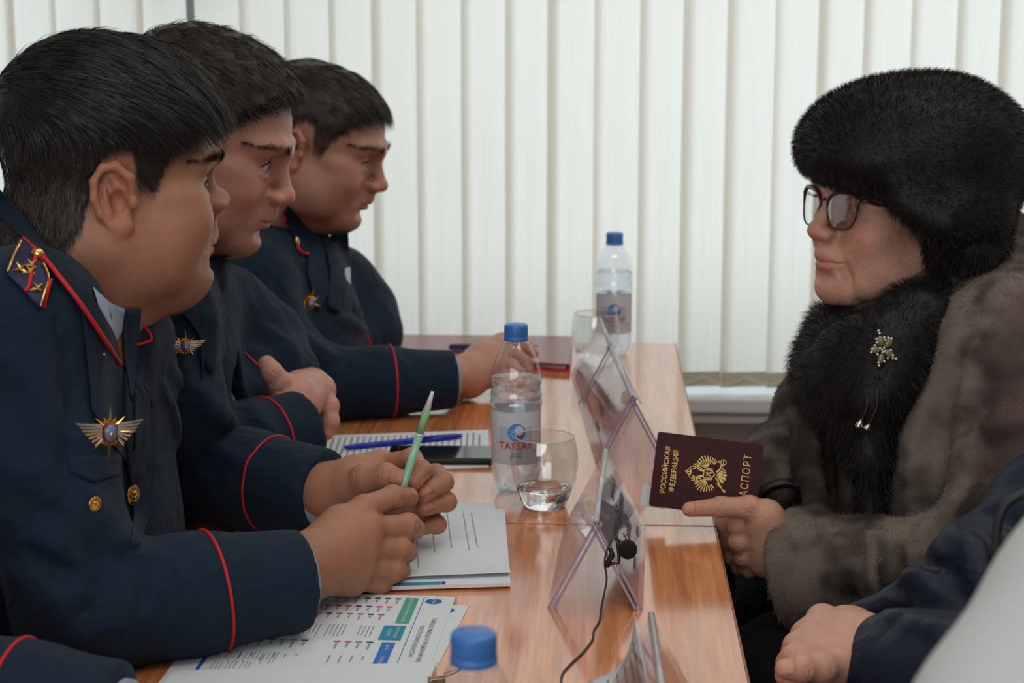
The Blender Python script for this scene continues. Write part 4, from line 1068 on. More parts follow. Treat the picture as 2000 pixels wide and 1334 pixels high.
def add_eyes(hd, parent, gaze, iris=(.05, .028, .016)):
    for s in (-1, 1):
        v, f, col = eyeball((s * .0315, .0735, 0), gaze, iris=iris); o = mk('eye', hd.w(v), f, m_eye, parent, True); set_col(o, col)
        op = hd.c.get('lid', 1.); e0 = np.array((s * .0315, .0735, 0)); pts = []; 
        for t in np.linspace(-1, 1, 11):
            x = t * .0128; z = (.0058 * op) * math.sqrt(max(0, 1 - t * t)) - .0006 - .0011 * t * (1 if True else 0); y = math.sqrt(max(1e-6, .0143 ** 2 - x * x - z * z)); pts.append(e0 + (s * x, y, z))
        mk('eyelashes', *tube_geo([hd.w(p) for p in pts], [.0003] + [.0009] * 9 + [.0005], 6), m_brow, parent, True)
SKIN1 = np.array(rgb(160, 112, 88)); SKIN2 = np.array(rgb(190, 138, 122)); SKIN3 = np.array(rgb(176, 126, 108)); SKINW = np.array(rgb(196, 146, 124))
OFF = {}
def officer_head(key, label, c, orient, px, py, Y, anchor, hair, gaze):
    hd = Head(c, head_matrix(*orient), px, py, Y, anchor)
    e = empty('person', (hd.o[0] - .12, hd.o[1], 0), label, 'person')
    OFF[key] = (e, hd)
    add_hair(hd, e, **hair); add_brows(hd, e, m_brow, thick=c.get('brow', 1.)); add_eyes(hd, e, gaze)
    return e, hd
EAR_R = (.083, -.012, -.012); NOSE = (0, .127, -.034); EYE_R = (.0325, .086, 0)
SC1 = np.array(rgb(52, 44, 40)); SC2 = np.array(rgb(66, 54, 48))
E1, H1 = officer_head('man1', 'nearest officer in navy uniform holding a green pen, seen in profile', dict(h=.0016, fat=1., jaw=1.08, nose=.86, nosez=.012, mouth=.95, lid=.75, skin=SKIN1, fold=1., flare=20, earsc=1.08, beard=.2, lower=.86, scalp=SC1, skull=.97, back=.84),
    (60, -3, -1, 1.07), 232, 390, 1.80, EAR_R, dict(m=m_hair, top=.017, side=.005, comb='side', n=38000, fringe=.012, seed=3, strand=1.25, mess=.16), (.35, 1, -.05))
E2, H2 = officer_head('man2', 'second officer with folded arms leaning forward, between the other two', dict(fat=.45, jaw=1.05, nose=1.0, lower=.93, mouth=.95, lid=1.15, skin=SKIN2, fold=.5, beard=.35, scalp=SC2, scalpw=.6, skull=.94, hl=.010),
    (90, -19, 0, 1.03), 524, 326, 2.19, EYE_R, dict(m=m_hair2, top=.016, side=.002, comb='forward', n=20000, fringe=.010, seed=5, strand=.85, mess=.42), (-.25, 1, .22))
E3, H3 = officer_head('man3', 'furthest officer looking down at the red folder, hand resting on it', dict(fat=.75, jaw=1.06, nose=1.02, mouth=.9, lower=.88, lid=.55, skin=SKIN3, fold=.6, beard=.3, flare=34, scalp=SC2, skull=.88),
    (92, -19, 0, 1.06), 717, 319, 2.88, EYE_R, dict(m=m_hair2, top=.009, side=.004, comb='forward', n=15000, fringe=.008, seed=8, strand=.95, mess=.14), (0, 1, -.6))
# ================================================================== clothing helpers
def cloth_mat(name, col, **k):
    return mat(name, col, k.pop('rough', .82), spec=.25, sheen=k.pop('sheen', .04), noise_amt=k.pop('na', .10), noise_scale=k.pop('ns', 30), bump=k.pop('bump', .35), bump_scale=k.pop('bs', 1400), **k)
m_navy = cloth_mat('navy_uniform_cloth', rgb(20, 36, 53), fold=.55, fold_scale=13)
m_navy_dk = cloth_mat('navy_collar_cloth', rgb(18, 31, 45))
m_piping = mat('red_piping', rgb(188, 26, 36), .6)
m_shirt = cloth_mat('pale_blue_shirt', rgb(150, 164, 184), na=.03, sheen=.1)
m_tie = cloth_mat('navy_tie', rgb(22, 46, 66), na=.05)
m_goldm = mat('gold_metal', rgb(222, 178, 96), .24, metal=1.)
m_silver = mat('silver_metal', rgb(214, 206, 190), .25, metal=1.)
m_enamel = mat('blue_enamel', rgb(92, 130, 168), .2)
m_enamel_r = mat('red_enamel', rgb(150, 40, 44), .2)
m_trouser = cloth_mat('dark_trousers', rgb(20, 28, 38))
def bvh(V, Q): return BVHTree.FromPolygons([tuple(p) for p in V], [tuple(q) for q in Q])
def shoot(bv, px, py):
    r = ray(px, py); d = Vector(r).normalized(); h = bv.ray_cast(Vector(CAM), d)
    return (np.array(h[0]), np.array(h[1]) if h[1].dot(d) < 0 else -np.array(h[1])) if h[0] is not None else None
def cuff(v, c, d, Rr, inner=None, depth=.03):
    """cut the sleeve end square at c (direction d) and hollow it"""
    c = np.array(c); d = np.array(d) / np.linalg.norm(d); m = Rr + .02
    sl, g = v.sub(c - m * 1.5, c + m * 1.5)
    if sl is None: return
    x, y, z = g[0] - c[0], g[1] - c[1], g[2] - c[2]
    pl = -(x * d[0] + y * d[1] + z * d[2]); bl = np.sqrt(x * x + y * y + z * z) - m
    v.comb(sl, np.maximum(pl, bl).astype(np.float32), .003, 'cut')
    if inner: v.cone(c - d * depth, c + d * .03, inner, inner, .002, 'cut')
def ring_pts(bv, c, d, Rr, n=48, off=.0006):
    c = np.array(c); d = np.array(d) / np.linalg.norm(d); a = np.cross(d, (0, 0, 1.)); a /= np.linalg.norm(a); b = np.cross(d, a); out = []
    for i in range(n):
        t = 2 * math.pi * i / n; w = a * math.cos(t) + b * math.sin(t)
        h = bv.ray_cast(Vector(c + w * Rr), Vector(-w), Rr)
        if h[0] is not None: out.append(np.array(h[0]) + w * off)
    if not out: return [c, c + d * .001]
    out.append(out[0]); return out
def drape(name, A_, B_, bv, m, parent, off=.004, th=.004, nu=24, nv=8, smooth=True, bulge=0.):
    """cloth piece lying on a surface, between two edge polylines given as picture points"""
    def res(pl, n):
        p = np.array(pl, float); s = np.r_[0, np.cumsum(np.linalg.norm(np.diff(p, axis=0), axis=1))]; t = np.linspace(0, s[-1], n)
        return np.stack([np.interp(t, s, p[:, 0]), np.interp(t, s, p[:, 1])], 1)
    a, b = res(A_, nu + 1), res(B_, nu + 1); pts = np.full((nu + 1, nv + 1, 3), np.nan); dist = np.full((nu + 1, nv + 1), np.nan); nr = np.zeros((nu + 1, nv + 1, 3))
    for i in range(nu + 1):
        for j in range(nv + 1):
            q = a[i] + (b[i] - a[i]) * j / nv; h = shoot(bv, *q)
            if h is not None: dist[i, j] = np.linalg.norm(h[0] - CAM)
    med = np.nanmedian(dist)
    for it in range(60):
        bad = np.isnan(dist)
        if not bad.any(): break
        D2 = dist.copy()
        for i, j in np.argwhere(bad):
            nb = [dist[x, y] for x, y in ((i - 1, j), (i + 1, j), (i, j - 1), (i, j + 1)) if 0 <= x <= nu and 0 <= y <= nv and not np.isnan(dist[x, y])]
            if nb: D2[i, j] = np.mean(nb)
        dist = D2
    for it in range(3):                                    # even out steps
        Dp = np.pad(dist, 1, mode='edge'); dist = np.minimum(dist, (Dp[:-2, 1:-1] + Dp[2:, 1:-1] + Dp[1:-1, :-2] + Dp[1:-1, 2:]) / 4)
    V = []
    for k in (0, 1):
        for i in range(nu + 1):
            for j in range(nv + 1):
                q = a[i] + (b[i] - a[i]) * j / nv; r = ray(*q); r = r / np.linalg.norm(r)
                V.append(CAM + r * (dist[i, j] - off - bulge * math.sin(math.pi * j / nv) + (th if k else 0)))
    V = np.array(V); N_ = (nu + 1) * (nv + 1); Fc = []
    for i in range(nu):
        for j in range(nv):
            c0 = i * (nv + 1) + j; Fc.append((c0, c0 + 1, c0 + nv + 2, c0 + nv + 1)); Fc.append((N_ + c0, N_ + c0 + nv + 1, N_ + c0 + nv + 2, N_ + c0 + 1))
    edge = [(i * (nv + 1), (i + 1) * (nv + 1)) for i in range(nu)] + [((i + 1) * (nv + 1) + nv, i * (nv + 1) + nv) for i in range(nu)] + [(j + 1, j) for j in range(nv)] + [(nu * (nv + 1) + j, nu * (nv + 1) + j + 1) for j in range(nv)]
    for p, q in edge: Fc.append((p, q, N_ + q, N_ + p))
    o = mk(name, V, Fc, m, parent, smooth)
    bm = bmesh.new(); bm.from_mesh(o.data); bmesh.ops.recalc_face_normals(bm, faces=bm.faces[:]); bm.to_mesh(o.data); bm.free()
    return o
def line_on(name, pts, bv, m, parent, r=.0012, off=.0006, n=8, smooth_d=True):
    P2 = catmull([(*p, 0) for p in pts], n); ds = []
    for p in P2:
        h = shoot(bv, p[0], p[1]); ds.append(np.nan if h is None else np.linalg.norm(h[0] - CAM))
    ds = np.array(ds); ok = ~np.isnan(ds)
    if not ok.any(): return None
    ds = np.interp(np.arange(len(ds)), np.where(ok)[0], ds[ok])
    if smooth_d:
        for _ in range(2): ds = np.minimum(ds, np.convolve(np.pad(ds, 2, mode='edge'), np.ones(5) / 5, 'valid'))
    out = []
    for p, dd in zip(P2, ds): rr_ = ray(p[0], p[1]); out.append(CAM + rr_ / np.linalg.norm(rr_) * (dd - off))
    return mk(name, *tube_geo(out, r, 8), m, parent, True)
def folds(v, items, op='add'):
    """items: (list of points, radius, blend)"""
    for pts, r, k in items:
        n = len(pts); v.chain(pts, [r * (.35 if i in (0, n - 1) else 1.) for i in range(n)], k, op)
def surf_pt(v, px, py, t0=1.0, t1=3.4):
    """first crossing of the volume's surface along the view ray of a picture point"""
    r = ray(px, py); t = np.arange(t0, t1, .0025); p = CAM + r * t[:, None]; i = np.round((p - v.lo) / v.h).astype(int)
    ok = np.all((i >= 0) & (i < v.n), axis=1); d = np.full(len(t), 1.); d[ok] = v.D[i[ok, 0], i[ok, 1], i[ok, 2]]; k = np.where(d < 0)[0]
    return p[k[0]] if len(k) else None
def px_folds(v, lines, r=.007, k=.012, op='add', sink=.45):
    """creases drawn along picture polylines on the nearest surface of the volume"""
    todo = []
    for pl in lines:
        pts = [surf_pt(v, *q[:2]) for q in catmull([(*q, 0) for q in pl], 4)]
        pts = [p for p in pts if p is not None]
        if len(pts) < 3: continue
        ok = [pts[0]]
        for p in pts[1:]:
            if np.linalg.norm(p - ok[-1]) < .06: ok.append(p)
        pts = [p + (_fw * r * sink if op == 'add' else -_fw * r * .35) for p in ok]; n = len(pts)
        if n >= 3: todo.append((pts, [r * (.3 + .7 * math.sin(math.pi * (i + .5) / n)) for i in range(n)]))
    for pts, rs in todo: v.chain(pts, rs, k, op)
def cloth_waves(v, amp=.002, s=22., seed=0):
    o = seed * 1.3
    def fn(X, Y, Z):
        return amp * (np.sin(s * X + 1.6 * np.sin(s * .7 * Z + o) + o) * .5 + np.sin(s * .8 * Y + 1.8 * np.sin(s * .6 * X + 2 * o)) * .5 + .45 * np.sin(s * 2.1 * Z + 2. * np.sin(s * 1.1 * Y + o)))
    v.waves(fn)
def body_mesh(parts, parent, colr_list):
    """join head, hands and the covered trunk into the one body object of a person"""
    V, Q = merge(*parts); o = mk_np('body', V, Q, m_skin, parent); set_col(o, np.concatenate(colr_list)); return o
def bbox(pts, m): p = np.array(pts); return p.min(0) - m, p.max(0) + m

# ================================================================== hands
def hand_vol(wr, fingers, palm, h=.0016, rw=.027, kp=.012, extra=()):
    """wr: wrist points (forearm to hand); fingers: list of (points, radii); palm: list of (a, b, ra, rb)"""
    allp = list(wr) + [p for f, r in fingers for p in f] + [q for a in palm for q in a[:2]]
    lo, hi = bbox(allp, .045); v = Vol(lo, hi, h)
    v.chain(wr, [rw] * len(wr), .01)
    for a, b, ra, rb in palm: v.cone(a, b, ra, rb, kp)
    for pts, rs in fingers:
        # knuckle swellings along the finger, kept apart from its neighbours by a small blend
        f = Vol(lo, hi, h); f.chain(pts, rs, 0, kin=.004)
        for p, r in list(zip(pts, rs))[1:-1]: f.ell(p, r * 1.06, .004)
        d = f.D; k = .0045; A_ = v.D; hh = np.clip(.5 + .5 * (A_ - d) / k, 0, 1); v.D = A_ + (d - A_) * hh - k * hh * (1 - hh)
    for pts, rs in fingers:                                 # skin creases over the finger joints
        for j in (1, 2):
            p = np.array(pts[j]); d = np.array(pts[j + 1]) - np.array(pts[j - 1]); d /= np.linalg.norm(d); o = -_fw - d * (-_fw @ d); o /= np.linalg.norm(o); s = np.cross(d, o)
            for q in (-.0028, 0, .0028):
                c = p + d * q; v.chain([c + (o * math.cos(a) + s * math.sin(a)) * rs[j] * 1.05 for a in (-.75, -.3, .3, .75)], [.0003, .0006, .0006, .0003], .0014, 'cut')
    for f in extra: f(v)
    return v
def hand_cols(V, base, fingers, nails=()):
    col = np.tile(np.array(base), (len(V), 1)); red = np.array(base) * np.array((1.1, .78, .74))
    for pts, rs in fingers:
        for p in pts[1:-1]:
            w = (blob(V, p, .014) * .35)[:, None]; col = col * (1 - w) + red * w
        w = (blob(V, pts[-1], .013) * .5)[:, None]; col = col * (1 - w) + red * w
    for fi, out in nails:                                   # nail plates, paler and pinker, on the back of the fingertip
        pts, rs = fingers[fi]; tip, prev, r = np.array(pts[-1]), np.array(pts[-2]), rs[-1]; d = tip - prev; d /= np.linalg.norm(d); o = np.array(out, float); o = o - d * (o @ d); o /= np.linalg.norm(o)
        s_ = np.cross(d, o); q = V - (tip + d * r * .15); w = ((np.abs(q @ s_) < r * .66) & (np.abs(q @ d) < r * .85) & (q @ o > r * .45))[:, None]
        edge = ((np.abs(q @ s_) < r * .82) & (np.abs(q @ d) < r * 1.05) & (q @ o > r * .35))[:, None]
        col = np.where(edge, col * np.array((.8, .72, .7)), col); col = np.where(w, np.array(base) * np.array((1.22, 1.12, 1.12)), col)
    return np.clip(col * (1 + .05 * wob(V, 220, 3) + .03 * wob(V, 700, 5))[:, None], 0, 1)
m_nail = mat('fingernail', rgb(206, 160, 146), .3, spec=.5)
# ================================================================== nearest officer
def z1(x, y, Y): return P(550 + x * .345, 740 + y * .345, Y)       # enlarged view of the hands
# --- trunk and sleeves
toC = -_fw
nb = H1.w((0, -.055, -.165))
shR, shL = P(48, 640, 1.64), P(200, 748, 2.0)
elR, wrR = PZ(165, 1185, .806), PZ(588, 1133, .803)
elL, wrL = P(338, 905, 2.09), P(634, 966, 1.985)
chest, belly = P(48, 850, 1.86), P(40, 1120, 1.86)
lo, hi = (-1.0, 1.38, .44), (-.14, 2.28, 1.24)
v = Vol(lo, hi, .0045)
v.ell(chest, (.150, .195, .20), .03, rotm(0, 8, -12)); v.ell(belly, (.175, .20, .20), .06, rotm(0, 0, -12))
v.ell(P(30, 1330, 1.88), (.19, .20, .14), .06)
v.chain([shR, nb + (-.005, 0, -.045), shL], [.070, .085, .070], .05); v.ell(nb + (-.06, .02, -.07), (.11, .15, .10), .05)
v.chain([shR, P(70, 900, 1.615), elR], [.074, .070, .066], .035, kin=.03)
v.chain([elR, PZ(380, 1160, .807), wrR], [.064, .056, .0515], .02, kin=.02)
v.chain([shL, P(242, 832, 2.07), elL], [.072, .068, .064], .035, kin=.03)
v.chain([elL, (elL + wrL) / 2, wrL], [.062, .056, .052], .02, kin=.02)
v.chain([P(255, 660, 1.80), P(280, 655, 1.88), P(282, 700, 1.95)], [.028, .030, .03], .03, kin=.02)       # far side of the collar
dR = wrR - PZ(380, 1160, .807); dL = wrL - elL
# folds: at the elbow, along the upper arm, across the chest and the far sleeve
cloth_waves(v, .0016, 24, 1)
px_folds(v, [[(20, 700), (70, 760), (105, 850)], [(-10, 900), (60, 930), (125, 985)], [(15, 1010), (90, 1045), (150, 1105)], [(30, 1120), (90, 1150), (130, 1215)], [(155, 960), (175, 1010), (240, 1062)]], .012, .022)
px_folds(v, [[(238, 1058), (262, 1095), (255, 1150), (228, 1225)], [(275, 1075), (303, 1105), (308, 1160), (290, 1215)], [(335, 1100), (348, 1150), (338, 1205)], [(330, 720), (370, 785), (440, 862)], [(318, 760), (340, 830), (348, 890)], [(365, 880), (430, 885), (485, 908)]], .008, .014)
px_folds(v, [[(112, 630), (134, 700), (142, 800), (138, 900), (150, 970)], [(180, 1075), (196, 1130), (176, 1190), (130, 1235)], [(250, 1085), (282, 1125), (280, 1180)], [(318, 1090), (328, 1150), (318, 1200)], [(60, 1075), (110, 1110), (150, 1120)], [(355, 800), (380, 850), (400, 875)]], .007, .010, 'cut')
cuff(v, wrR, dR, .075); cuff(v, wrL, dL, .075)
JV, JQ = v.mesh(); J1 = bvh(JV, JQ)
jk = mk_np('uniform_jacket', JV, JQ, m_navy, E1)
# cuff piping, shirt cuffs
aR = dR / np.linalg.norm(dR); aL = dL / np.linalg.norm(dL)
mk('cuff_piping', *tube_geo(ring_pts(J1, wrR - aR * .092, aR + np.array((.06, 0, .12)), .09), .0017, 8, False), m_piping, jk, True)
mk('cuff_piping', *tube_geo(ring_pts(J1, wrL - aL * .075, aL, .09), .0015, 8, False), m_piping, jk, True)
mk('shirt_cuff', *tube_geo([wrR - aR * .03, wrR + aR * .005, wrR + aR * .0055], [.0390, .0390, .031], 32, True), m_shirt, jk, True); mk('shirt_cuff', *tube_geo([wrL - aL * .03, wrL + aL * .013, wrL + aL * .0135], [.0395, .0390, .031], 32, True), m_shirt, jk, True)

# --- hands
RH = [  # near (right) hand: knuckle, middle joint, end joint, tip
    ([z1(470, 850, 1.805), z1(715, 830, 1.845), z1(745, 850, 1.873), z1(640, 850, 1.885)], [.0130, .0125, .0112, .0098]),
    ([z1(455, 955, 1.795), z1(672, 965, 1.830), z1(705, 975, 1.858), z1(600, 965, 1.868)], [.0132, .0126, .0112, .0098]),
    ([z1(430, 1055, 1.790), z1(632, 1085, 1.820), z1(668, 1090, 1.846), z1(560, 1075, 1.856)], [.0130, .0122, .0108, .0095]),
    ([z1(390, 1130, 1.788), z1(560, 1160, 1.815), z1(590, 1150, 1.838), z1(500, 1130, 1.846)], [.0120, .0108, .0098, .0088]),
    ([z1(330, 820, 1.800), z1(470, 735, 1.825), z1(630, 672, 1.862), z1(722, 668, 1.886)], [.0165, .0142, .0125, .0105])]
wR2 = [wrR - aR * .05, z1(150, 1060, 1.748)]
palmR = [(wR2[1], RH[i][0][0], .026, .0165) for i in range(4)] + [(wR2[1], RH[4][0][0], .022, .017), (RH[0][0][0], RH[3][0][0], .014, .012), (RH[4][0][0], RH[0][0][0], .016, .014), (z1(270, 960, 1.785), z1(330, 1060, 1.79), .028, .026)]
vR = hand_vol(wR2, RH, palmR, rw=.031, kp=.016)
LH = [  # far (left) hand
    ([z1(560, 490, 1.985), z1(735, 455, 1.960), z1(795, 520, 1.930), z1(752, 585, 1.915)], [.0125, .0118, .0105, .0092]),
    ([z1(640, 560, 2.00), z1(870, 545, 1.985), z1(915, 585, 1.955), z1(800, 655, 1.925)], [.0128, .0120, .0108, .0092]),
    ([z1(650, 640, 2.00), z1(885, 655, 1.990), z1(935, 695, 1.960), z1(805, 735, 1.930)], [.0125, .0118, .0105, .0090]),
    ([z1(640, 720, 1.99), z1(840, 770, 1.985), z1(880, 825, 1.955), z1(790, 845, 1.935)], [.0115, .0105, .0098, .0084]),
    ([z1(380, 600, 1.945), z1(470, 560, 1.925), z1(590, 545, 1.910), z1(672, 565, 1.902)], [.0185, .0150, .0125, .0105])]
wL2 = [wrL - aL * .05, z1(270, 640, 1.972)]
palmL = [(wL2[1], LH[i][0][0], .025, .016) for i in range(4)] + [(wL2[1], LH[4][0][0], .024, .020), (LH[0][0][0], LH[3][0][0], .014, .013), (z1(430, 560, 1.965), z1(520, 620, 1.965), .026, .024)]
vL = hand_vol(wL2, LH, palmL, rw=.030, kp=.016)
hRV, hRQ = vR.mesh(); hLV, hLQ = vL.mesh()
trunk = Vol((-.98, 1.42, .50), (-.2, 2.25, 1.2), .012)
trunk.ell(chest, (.12, .165, .19), .03); trunk.ell(belly, (.145, .17, .18), .05); trunk.chain([shR, nb, shL], [.05, .06, .05], .04)
trunk.chain([shR, elR, wrR - aR * .03], [.05, .044, .030], .02); trunk.chain([shL, elL, wrL - aL * .03], [.05, .044, .030], .02); trunk.cone(nb, H1.w((0, -.03, -.08)), .06, .055, .02)
tV, tQ = trunk.mesh()
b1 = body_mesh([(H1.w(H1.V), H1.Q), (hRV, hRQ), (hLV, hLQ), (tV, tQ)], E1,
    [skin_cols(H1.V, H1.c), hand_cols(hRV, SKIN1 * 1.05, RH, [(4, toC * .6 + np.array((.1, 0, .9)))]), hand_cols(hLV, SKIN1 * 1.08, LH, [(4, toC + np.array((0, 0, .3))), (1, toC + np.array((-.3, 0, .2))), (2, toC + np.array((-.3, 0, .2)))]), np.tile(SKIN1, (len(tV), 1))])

# --- green pen, held by both hands
pa_, pb_ = P(772, 1001, 1.893), P(845, 765, 1.905)
e = empty('ballpoint_pen', (pa_ + pb_) / 2, 'pale green ballpoint pen with white tip held upright by the nearest officer', 'pen')
m_mint = mat('mint_plastic', rgb(138, 190, 160), .22, spec=.6); m_mint2 = mat('green_grip', rgb(126, 172, 124), .45); m_wtip = mat('white_pen_tip', rgb(214, 222, 226), .3)
pen_tube('barrel', pa_, pb_, [(0, .0012), (.03, .0030), (.05, .0040), (.64, .0044)], m_mint, e, 24)
pen_tube('ring', pa_, pb_, [(.638, .0047), (.655, .0047)], m_wtip, e, 24); pen_tube('grip', pa_, pb_, [(.655, .0045), (.85, .0044)], m_mint2, e, 24)
pen_tube('tip', pa_, pb_, [(.85, .0041), (.985, .0020), (1.0, .0018)], m_wtip, e, 24)

# --- collar, lapel, shirt, tie, pocket, badge, buttons, shoulder board
allV, allQ = merge((JV, JQ), (H1.w(H1.V), H1.Q)); JA = bvh(allV, allQ)
drape('shirt_collar', [(182, 560), (214, 590), (244, 604)], [(205, 640), (224, 672), (238, 650)], JA, m_shirt, jk, .006, .004, 10, 6)
drape('tie', [(238, 610), (252, 602), (276, 604)], [(243, 700), (258, 790), (272, 690)], JA, m_tie, jk, .006, .005, 10, 10)
drape('collar', [(-20, 350), (30, 400), (82, 470), (140, 545), (190, 592), (226, 655), (237, 705)], [(-30, 410), (28, 448), (70, 492), (120, 550), (160, 600), (205, 668), (236, 712)], JA, m_navy_dk, jk, .010, .010, 30, 8)
line_on('collar_piping', [(62, 480), (84, 500), (120, 545), (160, 597), (205, 664), (234, 710)], JA, m_piping, jk, .0022, .0125)
drape('lapel', [(160, 600), (205, 668), (236, 712)], [(180, 800), (215, 860), (248, 905)], J1, m_navy, jk, .006, .006, 20, 14)
drape('lapel', [(262, 612), (296, 662), (262, 690)], [(272, 730), (300, 800), (262, 880)], J1, m_navy, jk, .006, .006, 16, 12)
line_on('collar_piping', [(262, 618), (284, 640), (296, 660), (288, 668), (266, 674)], J1, m_piping, jk, .0015, .0075)
drape('front_edge', [(243, 720), (240, 800), (246, 900), (262, 1000), (255, 1070)], [(300, 690), (306, 780), (310, 880), (300, 980), (275, 1060)], J1, m_navy, jk, .004, .005, 24, 8)
drape('pocket_flap', [(134, 893), (180, 889), (238, 890)], [(138, 920), (182, 942), (238, 926)], J1, m_navy, jk, .003, .003, 16, 6)
def disc_on(bv, px, py, r, name, m, parent, th=.003, dome=.5):
    h = shoot(bv, px, py)
    if h is None: return None
    p, n = h; M = frame(Vector(p + n * .001), Vector(np.cross((0, 0, 1.), n)), Vector((0, 0, 1)))
    V, Fc = lathe_geo([(r, 0), (r, th * .5), (r * .93, th * .7), (r * .86, th * .55), (r * .6, th * (.7 + .3 * dome)), (0, th)], 28, False)
    return mk(name, *xform((V, Fc), M), m, parent, True), M
def button_on(bv, px, py, r, parent):
    o, M = disc_on(bv, px, py, r, 'button', m_goldm, parent)
    mk('emblem', *xform(join(*[tube_geo([(r * .5 * math.cos(a), r * .5 * math.sin(a), .003), (r * .15 * math.cos(a + 1), r * .15 * math.sin(a + 1), .0036)], r * .10, 6) for a in np.linspace(0, 5.3, 6)]), M), m_goldm, o, True)
button_on(J1, 257, 966, .0105, jk); button_on(J1, 183, 984, .0068, jk)
def star_badge(bv, px, py, s, parent, yaw=0, wings=True):
    h = shoot(bv, px, py)
    if h is None: return
    p, n = h; n = n * .55 + toC * .6; n /= np.linalg.norm(n)
    M = frame(Vector(p + n * .012), Vector(np.cross((0, 0, 1.), n)), Vector((0, 0, 1))) @ Matrix.Rotation(R(yaw), 4, 'Z')
    b = mk('breast_badge', *xform(lathe_geo([(s * .30, -.003), (s * .30, 0)], 20), M), m_goldm, parent)
    rays = []
    for k in range(16):
        a = 2 * math.pi * k / 16; L_ = s * (.62 if k % 4 == 0 else .50 if k % 2 == 0 else .38); w = .10
        pts = [(s * .2 * math.cos(a - w * 2.2), s * .2 * math.sin(a - w * 2.2), 0), (L_ * math.cos(a), L_ * math.sin(a), .0004), (s * .2 * math.cos(a + w * 2.2), s * .2 * math.sin(a + w * 2.2), 0), (s * .26 * math.cos(a), s * .26 * math.sin(a), .0018)]
        rays.append((pts, [(0, 1, 3), (1, 2, 3)]))
    mk('rays', *xform(join(*rays), M), m_goldm, b)
    if wings:
        for sd in (-1, 1):
            fe = []
            for k in range(7):
                y0 = s * (.20 - .05 * k); x1 = s * (.80 - .075 * k); y1 = s * (.26 - .085 * k)
                fe.append(([(sd * s * .18, y0, .0006), (sd * x1, y1, .0006 + .0001 * k), (sd * x1 * .93, y1 - s * .05, .0006), (sd * s * .18, y0 - s * .055, .0012)], [(0, 1, 2, 3)]))
            mk('wing', *xform(join(*fe), M), m_silver, b)
    mk('enamel_rim', *xform(lathe_geo([(s * .23, .001), (s * .23, .003), (s * .19, .0036)], 28, True), M @ Matrix.Scale(.70, 4, Vector((1, 0, 0)))), m_enamel_r, b, True)
    mk('enamel', *xform(lathe_geo([(s * .20, .002), (s * .185, .0040), (0, .0046)], 28, False), M @ Matrix.Scale(.70, 4, Vector((1, 0, 0)))), m_enamel, b, True)
    mk('centre_emblem', *xform(ball_geo((0, -s * .04, .0045), (s * .05, s * .07, .0012), 10, 6), M), m_goldm, b, True)
star_badge(J1, 205, 846, .042, jk, -4)
disc_on(J1, 198, 692, .0016, 'lapel_pin', m_goldm, jk)
# shoulder board
sb = drape('shoulder_board', [(10, 528), (24, 496), (38, 464), (64, 482), (92, 512)], [(14, 534), (36, 556), (58, 580), (82, 604), (99, 545)], J1, mat('board_navy', rgb(26, 32, 66), .6), jk, .007, .006, 20, 10)
SBV = bvh(*[np.array(q) for q in ([tuple(x.co) for x in sb.data.vertices], [tuple(p.vertices) for p in sb.data.polygons])])
bo = lambda pts, m, r, off=.001: line_on('board_trim', pts, SBV, m, sb, r, off, 6)
bo([(9, 530), (22, 500), (36, 466), (44, 463)], m_piping, .0030); bo([(15, 530), (28, 498), (42, 468)], m_goldm, .0012, .0022); bo([(84, 602), (92, 570), (99, 544)], m_piping, .0022); bo([(79, 598), (88, 568), (95, 540), (84, 512)], m_goldm, .0012, .0022)
bo([(44, 463), (62, 478), (84, 508)], m_piping, .0010); bo([(70, 498), (62, 530), (56, 560), (48, 568)], m_piping, .0020)
def star5(px, py, s, parent, bv):
    h = shoot(bv, px, py)
    if h is None: return
    p, n = h; M = frame(Vector(p + n * .0012), Vector(np.cross((0, 0, 1.), n)), Vector((0, 0, 1))) @ Matrix.Rotation(R(25), 4, 'Z')
    V = [(0, 0, s * .38)]; Fc = []
    for k in range(10):
        a = math.pi * k / 5 + math.pi / 2; rr_ = s if k % 2 == 0 else s * .42; V.append((rr_ * math.cos(a), rr_ * math.sin(a), 0))
    for k in range(10): Fc.append((0, 1 + k, 1 + (k + 1) % 10))
    mk('rank_star', *xform((V, Fc), M), m_goldm, parent)
for x_, y_ in ((40, 528), (61, 520), (58, 533), (72, 565)): star5(x_, y_, .0075, sb, SBV)
h = shoot(SBV, 73, 500)
if h: mk('board_button', *ball_geo(tuple(h[0] + h[1] * .002), (.0065, .0050, .0062), 14, 8), m_goldm, sb, True)
# --- lower body on a chair
tr = Vol((-1.15, 1.5, .02), (-.30, 2.2, .75), .011)
for s_ in (-1, 1):
    c_ = np.array((-.80, 1.86 + .10 * s_, .50)); kn = np.array((-.46, 1.86 + .11 * s_, .52)); ft = np.array((-.50, 1.86 + .11 * s_, .10))
    tr.chain([c_, kn, ft], [.095, .075, .055], .03, kin=.03); tr.chain([ft - (0, 0, .045), ft + (.13, 0, -.05)], [.045, .04], .02)
tr.ell((-.82, 1.86, .56), (.16, .2, .13), .05); tV, tQ = tr.mesh(); mk_np('trousers', tV, tQ, m_trouser, E1)
